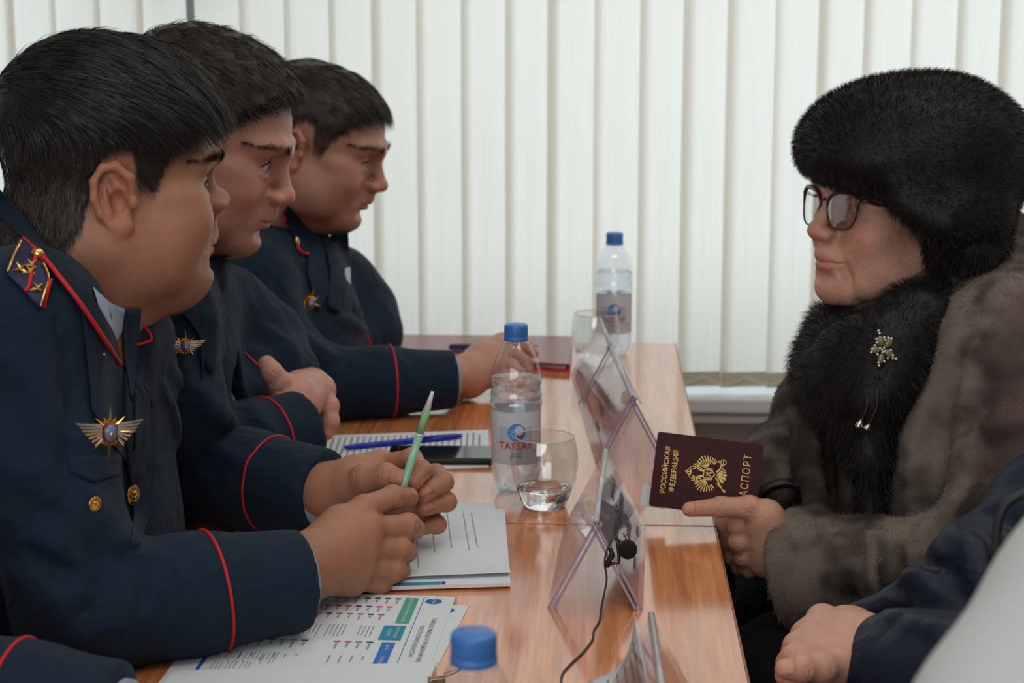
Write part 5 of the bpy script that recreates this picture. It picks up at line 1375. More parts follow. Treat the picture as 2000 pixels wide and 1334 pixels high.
# ================================================================== the other officers
def officer_body(Ep, Hd, chest, belly, shR, upR, elR, wrR, shL, upL, elL, wrL, lo, hi, torso_yaw=-10, fold_items=(), cut_items=(), h=.0052, seed=2, cr=(.145, .185, .20), ra=.068, rc=.050, pip=(.075, .075)):
    nb = Hd.w((0, -.055, -.165)) if Hd is not None else (np.array(shR) + np.array(shL)) / 2
    v = Vol(lo, hi, h)
    v.ell(chest, cr, .03, rotm(0, 8, torso_yaw)); v.ell(belly, (cr[0] + .02, cr[1], .19), .06, rotm(0, 0, torso_yaw))
    v.chain([shR, nb + (-.005, 0, -.045), shL], [.066, .08, .066], .05); v.ell(nb + (-.05, .0, -.07), (.10, .14, .09), .05)
    if Hd is not None: v.chain([Hd.w((.045, -.005, -.172)), Hd.w((0, .034, -.165)), Hd.w((-.045, -.005, -.172))], [.036, .038, .036], .03, kin=.03)     # closed collar under the chin
    v.chain([shR, upR, elR], [ra, ra * .97, ra * .92], .035, kin=.03); v.chain([elR, (elR + wrR) / 2, wrR], [ra * .90, (ra * .85 + rc) / 2, rc], .02, kin=.02)
    v.chain([shL, upL, elL], [ra, ra * .97, ra * .92], .035, kin=.03); v.chain([elL, (elL + wrL) / 2, wrL], [ra * .90, (ra * .85 + rc) / 2, rc], .02, kin=.02)
    cloth_waves(v, .0018, 24, seed); px_folds(v, fold_items, .010, .016); px_folds(v, cut_items, .008, .012, 'cut')
    dR, dL = wrR - elR, wrL - elL
    cuff(v, wrR, dR, rc + .024); cuff(v, wrL, dL, rc + .024)
    JV, JQ = v.mesh(); bv = bvh(JV, JQ); jk = mk_np('uniform_jacket', JV, JQ, m_navy, Ep)
    aR, aL = dR / np.linalg.norm(dR), dL / np.linalg.norm(dL)
    for w_, a_, q in ((wrR, aR, pip[0]), (wrL, aL, pip[1])):
        if q: mk('cuff_piping', *tube_geo(ring_pts(bv, w_ - a_ * q, a_, rc + .04), .0017, 8, False), m_piping, jk, True)
        mk('shirt_cuff', *tube_geo([w_ - a_ * .03, w_ + a_ * .005, w_ + a_ * .0055], [rc - .012, rc - .012, rc - .019], 32, True), m_shirt, jk, True)
    trunk = Vol(lo, hi, .014)
    trunk.ell(chest, np.array(cr) - .03, .03); trunk.ell(belly, np.array(cr) - .03, .05); trunk.chain([shR, nb, shL], [.045, .055, .045], .04)
    trunk.chain([shR, upR, elR, wrR - aR * .03], [.045, .044, .04, .028], .02); trunk.chain([shL, upL, elL, wrL - aL * .03], [.045, .044, .04, .028], .02)
    if Hd is not None: trunk.cone(nb, Hd.w((0, -.03, -.08)), .055, .05, .02)
    tV, tQ = trunk.mesh()
    c0 = np.array(chest); tr = Vol((c0[0] - .35, c0[1] - .33, .02), (c0[0] + .45, c0[1] + .33, .72), .014)
    for s_ in (-1, 1):
        a = np.array((c0[0] - .02, c0[1] + .10 * s_, .50)); kn = np.array((c0[0] + .30, c0[1] + .11 * s_, .52)); ft = np.array((c0[0] + .26, c0[1] + .11 * s_, .10))
        tr.chain([a, kn, ft], [.09, .072, .055], .03, kin=.03); tr.chain([ft - (0, 0, .045), ft + (.13, 0, -.05)], [.045, .04], .02)
    tr.ell((c0[0] - .03, c0[1], .56), (.16, .19, .12), .05); mk_np('trousers', *tr.mesh(), m_trouser, Ep)
    return jk, bv, (JV, JQ), (tV, tQ), aR, aL

# ------------------------------------------------------------------ second officer
def z2(x, y, Y): return P(440 + x * .195, 660 + y * .195, Y)
c2 = P(245, 790, 2.22)
wrR2 = P(592, 838, 2.215); elR2 = P(380, 905, 2.10)
jk2, J2, jm2, tk2, aR2, aL2 = officer_body(E2, H2, c2, P(228, 1010, 2.22), P(300, 640, 2.04), P(320, 780, 2.02), elR2, wrR2,
    P(432, 620, 2.42), P(500, 675, 2.46), P(532, 738, 2.40), P(420, 800, 2.28), (-.86, 1.80, .5), (-.16, 2.62, 1.22),
    fold_items=[[(455, 800), (480, 840), (485, 890)], [(500, 808), (522, 850), (522, 885)], [(436, 800), (452, 850), (448, 890)], [(495, 690), (550, 702), (586, 740)], [(515, 645), (562, 680), (580, 722)], [(400, 560), (412, 640), (402, 740)], [(345, 700), (400, 790), (450, 830)]], cut_items=[[(470, 800), (500, 845), (503, 890)], [(520, 675), (560, 702), (578, 730)], [(425, 540), (436, 640), (428, 750)]], seed=4, pip=(.052, .055), rc=.052)
RH2 = [([z2(960, 520, 2.315), z2(1050, 680, 2.30), z2(1060, 840, 2.29), z2(1020, 960, 2.285)], [.0118, .0112, .0102, .009]),
       ([z2(900, 440, 2.34), z2(990, 480, 2.36), z2(1020, 640, 2.35), z2(1010, 800, 2.33)], [.0120, .0112, .0102, .009]),
       ([z2(860, 430, 2.37), z2(930, 430, 2.40), z2(980, 520, 2.41), z2(980, 680, 2.40)], [.0115, .0108, .0100, .009]),
       ([z2(800, 430, 2.40), z2(860, 420, 2.43), z2(900, 500, 2.44), z2(900, 640, 2.43)], [.0105, .0098, .009, .008]),
       ([z2(640, 540, 2.262), z2(545, 450, 2.245), z2(470, 350, 2.24), z2(415, 262, 2.245)], [.0180, .0150, .0130, .0115])]
w2 = [wrR2 - aR2 * .05, z2(700, 640, 2.265)]
palm2 = [(w2[1], RH2[i][0][0], .026, .0165) for i in range(4)] + [(w2[1], RH2[4][0][0], .023, .018), (RH2[0][0][0], RH2[3][0][0], .015, .014), (z2(760, 540, 2.30), z2(850, 560, 2.31), .026, .024)]
hV, hQ = hand_vol(w2, RH2, palm2, .0019, .029, .016).mesh()
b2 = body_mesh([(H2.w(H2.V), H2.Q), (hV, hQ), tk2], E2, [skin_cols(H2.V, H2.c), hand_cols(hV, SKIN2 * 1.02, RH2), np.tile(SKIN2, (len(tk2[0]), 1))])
aV, aQ = merge(jm2, (H2.w(H2.V), H2.Q)); JA2 = bvh(aV, aQ)
drape('collar', [(290, 560), (335, 585), (372, 545), (388, 512)], [(300, 610), (335, 632), (372, 600), (402, 560)], JA2, m_navy_dk, jk2, .008, .007, 18, 8)
line_on('collar_piping', [(336, 591), (352, 583), (368, 573), (384, 562)], JA2, m_piping, jk2, .0022, .010)
drape('lapel', [(338, 600), (370, 585), (388, 556)], [(368, 620), (404, 680), (396, 740)], J2, m_navy_dk, jk2, .006, .006, 18, 14)
drape('lapel', [(388, 520), (420, 500), (452, 500)], [(392, 700), (414, 730), (440, 700)], JA2, m_navy, jk2, .006, .006, 14, 14)
star_badge(J2, 358, 679, .030, jk2, -4)

# ------------------------------------------------------------------ furthest officer
c3 = P(532, 690, 2.86)
elR3, wrR3 = PZ(612, 752, .803), PZ(886, 741, .800)
jk3, J3, jm3, tk3, aR3, aL3 = officer_body(E3, H3, c3, P(515, 830, 2.86), P(490, 560, 2.70), P(520, 660, 2.66), elR3, wrR3,
    P(655, 560, 3.08), P(700, 610, 3.10), P(716, 655, 3.06), P(620, 690, 2.93), (-.84, 2.42, .5), (-.12, 3.30, 1.20),
    fold_items=[[(560, 640), (600, 690), (616, 732)], [(478, 560), (530, 620), (572, 700)], [(690, 575), (732, 610), (748, 652)], [(660, 625), (702, 640), (736, 670)], [(590, 655), (628, 690), (650, 700)], [(470, 640), (520, 690), (560, 760)]], cut_items=[[(608, 690), (622, 730), (616, 785)], [(690, 610), (722, 628), (744, 660)], [(540, 540), (552, 600), (580, 650)]], seed=6, pip=(.098, .072), rc=.0455, ra=.066)
def z3(x, y, Y): return P(700 + x * .25, 600 + y * .25, Y)
RH3 = [([z3(1130, 290, 2.86), z3(1250, 300, 2.86), z3(1330, 330, 2.85), z3(1370, 360, 2.84)], [.0115, .0105, .0095, .0085]),
       ([z3(1120, 340, 2.83), z3(1240, 380, 2.82), z3(1310, 430, 2.81), z3(1330, 500, 2.805)], [.0118, .0110, .0098, .0088]),
       ([z3(1090, 420, 2.80), z3(1200, 460, 2.79), z3(1260, 520, 2.785), z3(1260, 600, 2.785)], [.0115, .0108, .0098, .0088]),
       ([z3(1050, 500, 2.78), z3(1140, 540, 2.77), z3(1190, 600, 2.77), z3(1190, 650, 2.77)], [.0108, .0098, .009, .0082]),
       ([z3(960, 330, 2.84), z3(1080, 290, 2.86), z3(1220, 285, 2.885), z3(1320, 300, 2.89)], [.0165, .0135, .0115, .0100])]
w3 = [wrR3 - aR3 * .05, z3(850, 540, 2.755)]
palm3 = [(w3[1], RH3[i][0][0], .027, .0165) for i in range(4)] + [(w3[1], RH3[4][0][0], .024, .018), (RH3[0][0][0], RH3[3][0][0], .015, .014), (z3(980, 430, 2.80), z3(1020, 490, 2.79), .028, .026)]
hV, hQ = hand_vol(w3, RH3, palm3, .002, .030, .016).mesh()
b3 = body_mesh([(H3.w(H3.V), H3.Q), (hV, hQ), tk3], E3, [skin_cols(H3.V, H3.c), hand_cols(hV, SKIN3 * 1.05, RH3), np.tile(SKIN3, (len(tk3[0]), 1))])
aV, aQ = merge(jm3, (H3.w(H3.V), H3.Q)); JA3 = bvh(aV, aQ)
drape('collar', [(562, 400), (580, 420), (605, 448), (628, 470)], [(550, 420), (566, 448), (584, 484), (602, 496)], JA3, m_navy_dk, jk3, .010, .008, 16, 8)
line_on('collar_piping', [(580, 481), (588, 490), (596, 495), (603, 495)], JA3, m_piping, jk3, .0024, .013)
line_on('collar_piping', [(550, 418), (554, 424), (558, 432)], JA3, m_piping, jk3, .0024, .013)
h = shoot(JA3, 580, 474)
if h is not None: mk('collar_badge', *ball_geo(tuple(h[0] - np.array(ray(580, 474)) * .014), (.0045, .0045, .010), 10, 8), m_goldm, jk3, True)
drape('lapel', [(602, 497), (616, 478), (632, 470)], [(600, 530), (622, 608), (644, 570)], JA3, m_navy, jk3, .008, .006, 14, 16)
drape('collar', [(632, 468), (655, 455), (680, 452)], [(650, 560), (668, 540), (684, 520)], JA3, m_navy_dk, jk3, .008, .007, 12, 10)
drape('lapel', [(645, 520), (662, 510), (678, 520)], [(640, 600), (662, 612), (672, 600)], JA3, m_navy_dk, jk3, .009, .005, 12, 10)
star_badge(J3, 597, 594, .036, jk3, -20, False)
h = shoot(J3, 679, 542)
if h is not None: mk('name_tag', *xform(box_geo(-.007, .007, -.0010, .0010, -.016, .016, .0004), Matrix.Translation(Vector(h[0] - np.array(ray(679, 542)) * .010)) @ Matrix.Rotation(R(62), 4, 'Z')), m_paper, jk3)
# scrap of paper by the cuff
o_ = mk('paper_scrap', *prism_geo([tuple(PZ(x, y, TZ)[:2]) for x, y in ((893, 786), (905, 772), (909, 776), (897, 790))], TZ, TZ + .0005), m_paper); tag(o_, 'tiny white paper corner by the furthest officer\'s cuff', 'paper')

# ------------------------------------------------------------------ officer nearer than the frame: one forearm reaches in at the lower left
E0 = empty('person', (-.86, 1.30, 0), 'navy uniform sleeve with red piping reaching in at the lower left corner', 'person')
elR0, wrR0 = PZ(-140, 1365, .81), PZ(232, 1418, .80)
c0_ = np.array((-.86, 1.30, .98))
jk0, J0, jm0, tk0, aR0, aL0 = officer_body(E0, None, c0_, c0_ - (0, 0, .22), c0_ + (0, -.2, .17), c0_ + (.10, -.24, 0), np.array((-.62, 1.02, .81)), np.array((-.36, 1.10, .80)), c0_ + (0, .20, .17), c0_ + (.12, .23, .0), elR0, wrR0,
    (-1.15, .85, .55), (-.22, 1.66, 1.30), seed=9, h=.006, pip=(0, .088), rc=.050)
hc = Head(dict(fat=.5, skin=SKIN2, h=.003, scalp=SC2), head_matrix(88, -8, 0, 1.0), 0, 0, 1.0, (0, 0, 0)); hc.o = np.array((-.82, 1.30, 1.36))
add_hair(hc, E0, m_hair2, top=.012, n=3000)
HB0 = []
for w_, a_ in ((np.array((-.36, 1.10, .80)), aR0), (wrR0, aL0)):
    sd = np.cross(a_, (0, 0, 1.)); sd /= np.linalg.norm(sd); u_ = np.array((0, 0, 1.))
    fg = [([w_ + a_ * .085 + sd * q, w_ + a_ * .125 + sd * q * 1.05 - u_ * .004, w_ + a_ * .148 + sd * q - u_ * .016, w_ + a_ * .158 + sd * q - u_ * .028], [.011, .0105, .0095, .0085]) for q in (-.028, -.009, .010, .028)]
    fg.append(([w_ + a_ * .03 - sd * .02, w_ + a_ * .06 - sd * .042 - u_ * .006, w_ + a_ * .085 - sd * .05 - u_ * .012, w_ + a_ * .105 - sd * .05 - u_ * .018], [.016, .013, .0115, .010]))
    pm = [(w_ + a_ * .02, f[0][0], .025, .016) for f in fg[:4]]
    HB0.append(hand_vol([w_ - a_ * .04, w_ + a_ * .02], fg, pm, .0028).mesh())
body_mesh([(hc.w(hc.V), hc.Q), *HB0, tk0], E0, [skin_cols(hc.V, hc.c)] + [np.tile(SKIN2, (len(q[0]), 1)) for q in HB0] + [np.tile(SKIN2, (len(tk0[0]), 1))])
# ================================================================== woman with the passport
def fur_object(name, V, Q, N, n, length, width, m, parent, col=None, lean=(0, 0, -.5), mess=.5, wgt=None, seed=1, curl=0.):
    rng = np.random.default_rng(seed); rp, q, wt = sample_surface(V, Q, n, wgt, rng)
    f = lambda A_: sum(wt[i] * A_[q[:, i]] for i in range(4))
    nr = f(N); nr /= np.linalg.norm(nr, axis=1)[:, None] + 1e-9
    ln = np.array(lean, float); lt = ln - nr * (nr @ ln)[:, None]
    cl = np.stack([wob(rp, 120, seed), wob(rp, 120, seed + 2), wob(rp, 120, seed + 4)], 1)
    d = nr + lt + cl * mess * .8 + rng.normal(size=nr.shape) * mess * .4
    sv, sq = strands(rp - nr * .001, d, length * (.6 + .7 * rng.random(n)), width, nr, bend=lt * .5, segs=2, rng=rng)
    Va, Qa = merge((V, Q), (sv, sq)); o = mk_np(name, Va, Qa, m, parent)
    if col is not None:
        c = f(col); c = np.repeat(c * (.8 + .4 * rng.random(n))[:, None], 6, axis=0); set_col(o, np.concatenate([col * .8, c]))
    return o
EYE_L = (-.0325, .086, 0)
HWD = dict(h=.0016, fat=.35, jaw=1.06, nose=1.02, mouth=1.05, lid=.8, skin=SKINW, fold=1.8, skull=.92, lips=.62, lipcol=.45, extra=(
    lambda v: [v.chain([(s * .030, .083, -.080), (s * .036, .070, -.098), (s * .036, .060, -.110)], [.002, .0036, .002], .014, 'cut') for s in (-1, 1)],     # marionette lines
    lambda v: [v.ell((s * .044, .050, -.096), (.016, .022, .017), .014) for s in (-1, 1)],
    lambda v: [v.chain([(s * .050, .052, -.050), (s * .058, .036, -.070)], [.002, .002], .010, 'cut') for s in (-1, 1)],
    lambda v: [v.chain([(s * .050, .0735, .002 - .006 * k), (s * .060, .060, .004 - .010 * k)], [.0008, .0008], .003, 'cut') for s in (-1, 1) for k in range(3)]))
HW = Head(HWD, head_matrix(-116, 5, 1, 1.0), 1640, 405, 2.24, EYE_L); HW.o = np.array((.3785, 2.325, 1.1065))
EW = empty('person', (HW.o[0] + .10, HW.o[1], 0), 'older woman in black fur hat and glasses holding up a passport', 'person')
add_brows(HW, EW, mat('grey_brow', rgb(120, 98, 84), .7), 4, .8, 260); add_eyes(HW, EW, (-.1, 1, .05), (.10, .12, .12))
# --- left hand around the passport
def z5(x, y, Y): return P(1240 + x * .2548, 820 + y * .2548, Y)
HWF = [([z5(985, 800, 2.052), z5(790, 805, 2.062), z5(690, 805, 2.090), z5(720, 800, 2.120)], [.0128, .0118, .0106, .0092]),
       ([z5(1000, 900, 2.050), z5(800, 935, 2.062), z5(700, 935, 2.088), z5(740, 930, 2.115)], [.0130, .0118, .0106, .0092]),
       ([z5(1000, 1000, 2.055), z5(840, 1050, 2.066), z5(745, 1040, 2.088), z5(780, 1020, 2.110)], [.0124, .0112, .0100, .0088]),
       ([z5(990, 1090, 2.062), z5(870, 1140, 2.074), z5(800, 1125, 2.092), z5(830, 1100, 2.108)], [.0110, .0098, .0090, .0082]),
       ([z5(1010, 740, 2.046), z5(880, 672, 2.044), z5(660, 668, 2.050), z5(420, 686, 2.0565)], [.0165, .0132, .0115, .0092])]
wrW, elW = P(1556, 1120, 2.055), P(1900, 1130, 1.93)
aW = (wrW - elW) / np.linalg.norm(wrW - elW)
wW = [wrW - aW * .06, z5(1220, 1030, 2.06)]
pW = [(wW[1], HWF[i][0][0], .028, .0168) for i in range(4)] + [(wW[1], HWF[4][0][0], .022, .018), (HWF[0][0][0], HWF[3][0][0], .014, .012), (HWF[4][0][0], HWF[0][0][0], .016, .014)]
vW = hand_vol(wW, HWF, pW, .0016, .028, .015, extra=(lambda v: [v.chain([wW[1] + (0, -.016, .004 * k), HWF[k][0][0] + (0, -.012, 0)], [.0022, .0030], .008) for k in range(3)],))
hWV, hWQ = vW.mesh()
# --- coat volumes
def fw_(x, y, Y): return P(x, y, Y)
v = Vol((.16, 1.72, .42), (.86, 2.66, 1.20), .0052)
chW = fw_(1800, 860, 2.30)
v.ell(chW, (.155, .19, .24), .04); v.ell(fw_(1790, 1100, 2.28), (.17, .20, .20), .06)
shWn, shWf = fw_(1985, 690, 2.11), fw_(1695, 745, 2.46)
nbW = HW.w((0, -.055, -.17))
v.chain([shWn, nbW + (.02, .02, -.05), shWf], [.085, .095, .080], .05, kin=.04)
v.chain([shWn, fw_(2010, 880, 2.03), fw_(1990, 1040, 1.97)], [.088, .084, .080], .04, kin=.03)
v.chain([fw_(1990, 1040, 1.97), fw_(1840, 1130, 1.955), fw_(1700, 1135, 2.0), wrW], [.076, .062, .070, .076], .03, kin=.03)
v.chain([shWf, fw_(1606, 815, 2.43), fw_(1590, 865, 2.38)], [.072, .066, .062], .035, kin=.03); v.chain([fw_(1590, 865, 2.38), fw_(1545, 910, 2.30), fw_(1500, 930, 2.20)], [.062, .058, .052], .02, kin=.02)
v.chain([nbW + (.07, .10, .03), nbW + (.085, -.02, .015), nbW + (.06, -.10, -.05)], [.045, .048, .045], .04, kin=.03)       # turned-up coat collar at the back
v.chain([fw_(1925, 450, 2.46), fw_(1950, 500, 2.36), fw_(1965, 580, 2.24), fw_(1940, 700, 2.12)], [.045, .055, .062, .06], .04, kin=.03)
# coat front edges standing proud
v.chain([fw_(1580, 800, 2.16), fw_(1590, 900, 2.13), fw_(1600, 1010, 2.12)], [.026, .028, .026], .02); v.chain([fw_(1810, 800, 2.08), fw_(1790, 900, 2.07), fw_(1780, 1030, 2.07)], [.03, .03, .03], .02)
v.chain([fw_(1880, 680, 2.09), fw_(1840, 800, 2.07), fw_(1800, 940, 2.065)], [.03, .032, .03], .025)
folds(v, [([fw_(1700, 1060, 1.94), fw_(1690, 1130, 1.925), fw_(1700, 1200, 1.95)], .014, .025), ([fw_(1640, 1060, 1.96), fw_(1625, 1130, 1.95), fw_(1640, 1210, 1.97)], .012, .022), ([fw_(1760, 1080, 1.93), fw_(1790, 1130, 1.90), fw_(1780, 1180, 1.92)], .014, .022),
          ([fw_(1890, 900, 1.99), fw_(1930, 960, 1.95), fw_(1900, 1040, 1.94)], .016, .03), ([fw_(1900, 780, 2.02), fw_(1950, 820, 1.98), fw_(2000, 830, 1.96)], .014, .03), ([fw_(1540, 860, 2.32), fw_(1560, 900, 2.30), fw_(1545, 940, 2.27)], .010, .02)])
folds(v, [([fw_(1668, 1050, 1.93), fw_(1660, 1130, 1.92), fw_(1668, 1210, 1.94)], .010, .020), ([fw_(1730, 1070, 1.93), fw_(1740, 1130, 1.91), fw_(1735, 1190, 1.93)], .010, .020), ([fw_(1850, 1010, 1.97), fw_(1870, 1060, 1.93), fw_(1850, 1100, 1.93)], .012, .02), ([fw_(1868, 640, 2.10), fw_(1840, 760, 2.07), fw_(1815, 880, 2.05)], .008, .016)], 'cut')
cloth_waves(v, .0035, 30, 3)
px_folds(v, [[(1885, 640), (1848, 760), (1806, 880), (1792, 1000)], [(1588, 820), (1597, 900), (1606, 1000)], [(1950, 660), (1900, 720), (1880, 800)], [(1700, 1060), (1695, 1120), (1700, 1190)]], .018, .025)
px_folds(v, [[(1868, 700), (1826, 830), (1808, 960)], [(1672, 1050), (1660, 1120), (1665, 1195)], [(1742, 1072), (1746, 1130), (1736, 1180)], [(2000, 730), (1930, 765), (1880, 835)], [(1995, 850), (1930, 890), (1880, 960)], [(1620, 830), (1632, 920), (1636, 1010)], [(1850, 1020), (1830, 1060), (1850, 1090)]], .014, .016, 'cut')
cuff(v, wrW, aW + np.array((0, 0, -.10)), .098, .045, .03)
cV, cQ = v.mesh(); cN = vnormals(cV, cQ)
def coat_cols(V):
    n1 = wob(V * np.array((1, 1, .45)), 26, 1) * .6 + wob(V, 62, 4) * .4; n2 = wob(V, 150, 7); n3 = wob(V * np.array((1, 1, .3)), 18, 12)
    a, b, c = np.array(rgb(126, 115, 105)), np.array(rgb(52, 44, 39)), np.array(rgb(106, 87, 83))
    t = smst(-.60, .55, n1 + .25 * n2)[:, None]; col = b * (1 - t) + a * t; u = (smst(0., .8, n3) * .7)[:, None]
    return col * (1 - u) + c * u
m_coat = mat('grey_brown_fur', (1, 1, 1), .8, spec=.2, attr='tint', bump=.5, bump_scale=500)
coat = fur_object('fur_coat', cV, cQ, cN, 70000, .0052, .0007, m_coat, EW, coat_cols(cV), (0, 0, -.8), .55, None, 21)
JW = bvh(cV, cQ)
# --- dark fur collar with its long ends
v = Vol((.16, 1.86, .66), (.70, 2.62, 1.20), .005)
near = [HW.w((-.02, -.115, -.085)), HW.w((-.080, -.070, -.125)), fw_(1795, 645, 2.14), fw_(1735, 725, 2.10), fw_(1712, 790, 2.08), fw_(1706, 880, 2.07), fw_(1702, 1030, 2.06)]
far = [HW.w((-.02, -.115, -.085)), HW.w((.072, -.05, -.155)), fw_(1650, 660, 2.29), fw_(1630, 712, 2.22), fw_(1630, 760, 2.16), fw_(1650, 795, 2.12), fw_(1690, 850, 2.09)]
v.chain(near, [.056, .056, .048, .048, .034, .024, .020], .03, kin=.03); v.chain(far, [.062, .056, .046, .048, .046, .034, .020], .03, kin=.03)
v.ell(fw_(1880, 470, 2.26), (.055, .10, .06), .03); v.ell(fw_(1715, 720, 2.11), (.07, .05, .07), .03)
v.chain([fw_(1660, 690, 2.14), fw_(1665, 755, 2.12)], [.042, .040], .03)
cloth_waves(v, .004, 34, 5)
kV, kQ = v.mesh(); kN = vnormals(kV, kQ)
m_mink = mat('black_brown_fur', rgb(18, 14, 13), .55, spec=.35, noise_amt=.5, noise_scale=18)
collar = fur_object('fur_collar', kV, kQ, kN, 46000, .011, .0007, m_mink, EW, None, (0, 0, -.7), .45, None, 31)
JK = bvh(kV, kQ)
# --- fur hat
v = Vol(P(1520, 520, 2.0) - (.02, .05, .06), P(2030, 80, 2.48) + (.03, .06, .04), .0042)
v.ell(fw_(1780, 272, 2.31), (.137, .128, .084), .03); v.ell(fw_(1800, 320, 2.31), (.137, .132, .068), .05); v.ell(fw_(1710, 302, 2.27), (.088, .100, .043), .03); v.ell(fw_(1850, 300, 2.29), (.086, .110, .075), .04)
pl = np.cross(np.array(P(1760, 396, 2.25) - P(1566, 350, 2.25)), (0, 1., 0)); pl = -pl if pl[2] > 0 else pl
v.half(P(1566, 350, 2.25), pl, .02)
v.ell(fw_(1885, 405, 2.27), (.055, .098, .060), .03); v.chain([fw_(1770, 395, 2.17), fw_(1845, 430, 2.17), fw_(1900, 430, 2.20)], [.020, .034, .045], .03)
v.cone(HW.w((0, .0, -.10)), HW.w((0, .035, .020)), .075, .070, .015, 'cut')
cloth_waves(v, .0025, 26, 8)
hV_, hQ_ = v.mesh(); hN_ = vnormals(hV_, hQ_)
hat = fur_object('fur_hat', hV_, hQ_, hN_, 60000, .0075, .0007, m_mink, EW, None, (.35, 0, -.35), .32, None, 41)
# a wisp of hair at the temple
rng = np.random.default_rng(5); rp = np.array([HW.w((-.0755 + rng.normal() * .001, .018 + rng.normal() * .007, -.012 + rng.normal() * .010)) for _ in range(300)])
sv, sq = strands(rp, np.tile(HW.A @ np.array((-.1, -.5, -.9)), (300, 1)) + rng.normal(size=(300, 3)) * .25, .016, .0006, np.tile(HW.A @ np.array((-1., 0, 0)), (300, 1)), segs=3, rng=rng)
mk_np('hair', sv, sq, mat('fair_hair', rgb(140, 112, 80), .5), EW)
# --- covered trunk, skirt and legs
tk = Vol((.16, 1.75, .42), (.86, 2.6, 1.15), .014)
tk.ell(chW, (.12, .15, .22), .03); tk.ell(fw_(1790, 1100, 2.28), (.13, .16, .18), .05); tk.chain([shWn, nbW, shWf], [.05, .06, .05], .04); tk.cone(nbW, HW.w((0, -.03, -.08)), .055, .05, .02)
tk.chain([shWn, fw_(1990, 1040, 1.97), wrW - aW * .04], [.05, .045, .028], .02); tk.chain([shWf, fw_(1560, 850, 2.38), fw_(1510, 925, 2.22)], [.05, .045, .03], .02)
tkV, tkQ = tk.mesh()
m_skin_keep = m_skin; m_skin = mat('skin_aged', (1, 1, 1), .5, spec=.38, sss=.10, attr='tint', noise_amt=.16, noise_scale=90, bump=.55, bump_scale=260)
bW = body_mesh([(HW.w(HW.V), HW.Q), (hWV, hWQ), (tkV, tkQ)], EW, [skin_cols(HW.V, HW.c), hand_cols(hWV, SKINW * .95, HWF, [(4, toC + np.array((0, 0, .5)))]), np.tile(SKINW, (len(tkV), 1))])
m_skin = m_skin_keep
sk = Vol((.14, 1.75, .02), (.80, 2.6, .74), .012)
for s_ in (-1, 1):
    a = np.array((.52, 2.22 + .10 * s_, .52)); kn = np.array((.24, 2.14 + .10 * s_, .56)); ft = np.array((.27, 2.16 + .10 * s_, .10)); sk.chain([a, kn, ft], [.10, .088, .06], .05, kin=.04); sk.chain([ft - (0, 0, .045), ft + (-.12, 0, -.05)], [.045, .04], .02)
sk.ell((.54, 2.24, .56), (.17, .20, .12), .05); mk_np('skirt', *sk.mesh(), cloth_mat('black_skirt', rgb(14, 14, 17)), EW)
# --- glasses
m_frame = mat('glasses_frame', rgb(58, 34, 34), .22, spec=.6); m_lens = thin_glass('lens', (.80, .80, .82), 3.7, 1.)
g = empty('eyeglasses', tuple(HW.w((0, .1, 0))), 'dark framed eyeglasses worn by the woman in the fur hat', 'glasses')
yl = .1045
def lens_out(s, n=36):
    pts = []
    for k in range(n):
        a = 2 * math.pi * k / n; cx, sx = math.cos(a), math.sin(a); r = 1 / (abs(cx) ** 2.7 + abs(sx) ** 2.7) ** (1 / 2.7)
        x = .0292 * cx * r; z = .0238 * sx * r
        x *= 1 - .24 * (.5 - z / .048); z += .003 * (x / .026) if z > 0 else 0
        pts.append((s * (.0345 + x), yl - .010 * ((.0335 + x) / .06) ** 2, -.005 + z))
    return pts
for s in (-1, 1):
    lo_ = lens_out(s); W_ = [HW.w(p) for p in lo_] + [HW.w(lo_[0]), HW.w(lo_[1])]
    top_r = [.0013 + .0016 * max(0, (p[2] + .005) / .02) for p in lo_] + [.0013 + .0016 * max(0, (lo_[0][2] + .005) / .02)] * 2
    mk('rim', *tube_geo(W_, top_r, 8), m_frame, g, True)
    mk('lens', [HW.w(p) for p in lo_] + [HW.w((s * .0335, yl - .0005, -.005))], [(k, (k + 1) % 36, 36) for k in range(36)], m_lens, g, True)
    mk('temple_arm', *tube_geo([HW.w(p) for p in ((s * .0625, yl - .010, .011), (s * .0675, yl - .016, .011), (s * .072, .075, .007), (s * .079, .020, .004), (s * .082, -.01, .004))], [.0022, .0024, .0020, .0018, .0016], 8), m_frame, g, True)
mk('bridge', *tube_geo([HW.w(p) for p in ((-.0085, yl - .0005, .005), (0, yl + .001, .0075), (.0085, yl - .0005, .005))], .0018, 8), m_frame, g, True)
# --- brooch, cords with metal ends
def at_fur(px, py, bv=JK, d=.012):
    h = shoot(bv, px, py); return (h[0] if h is not None else P(px, py, 2.04)) - ray(px, py) / np.linalg.norm(ray(px, py)) * d
m_stone = mat('olive_stone', rgb(120, 116, 74), .15, spec=.7); m_cryst = mat('crystal', rgb(226, 224, 222), .05, spec=.9, metal=.3)
bc = at_fur(1726, 683); e = empty('brooch', tuple(bc), 'flower shaped brooch of olive stones and crystals on the fur collar', 'brooch')
for k, (x, y) in enumerate(((1720, 666), (1735, 670), (1710, 683), (1736, 690), (1721, 700))):
    p = P(x, y, bc[1]); a = math.atan2(-(y - 683), x - 1725)
    M = Matrix.Translation(Vector(p)) @ Matrix(frame((0, 0, 0), _rt, _up)) @ Matrix.Rotation(a, 4, 'Z')
    mk('stone', *xform(ball_geo((0, 0, 0), (.0062, .0042, .003), 12, 8), M), m_stone, e, True)
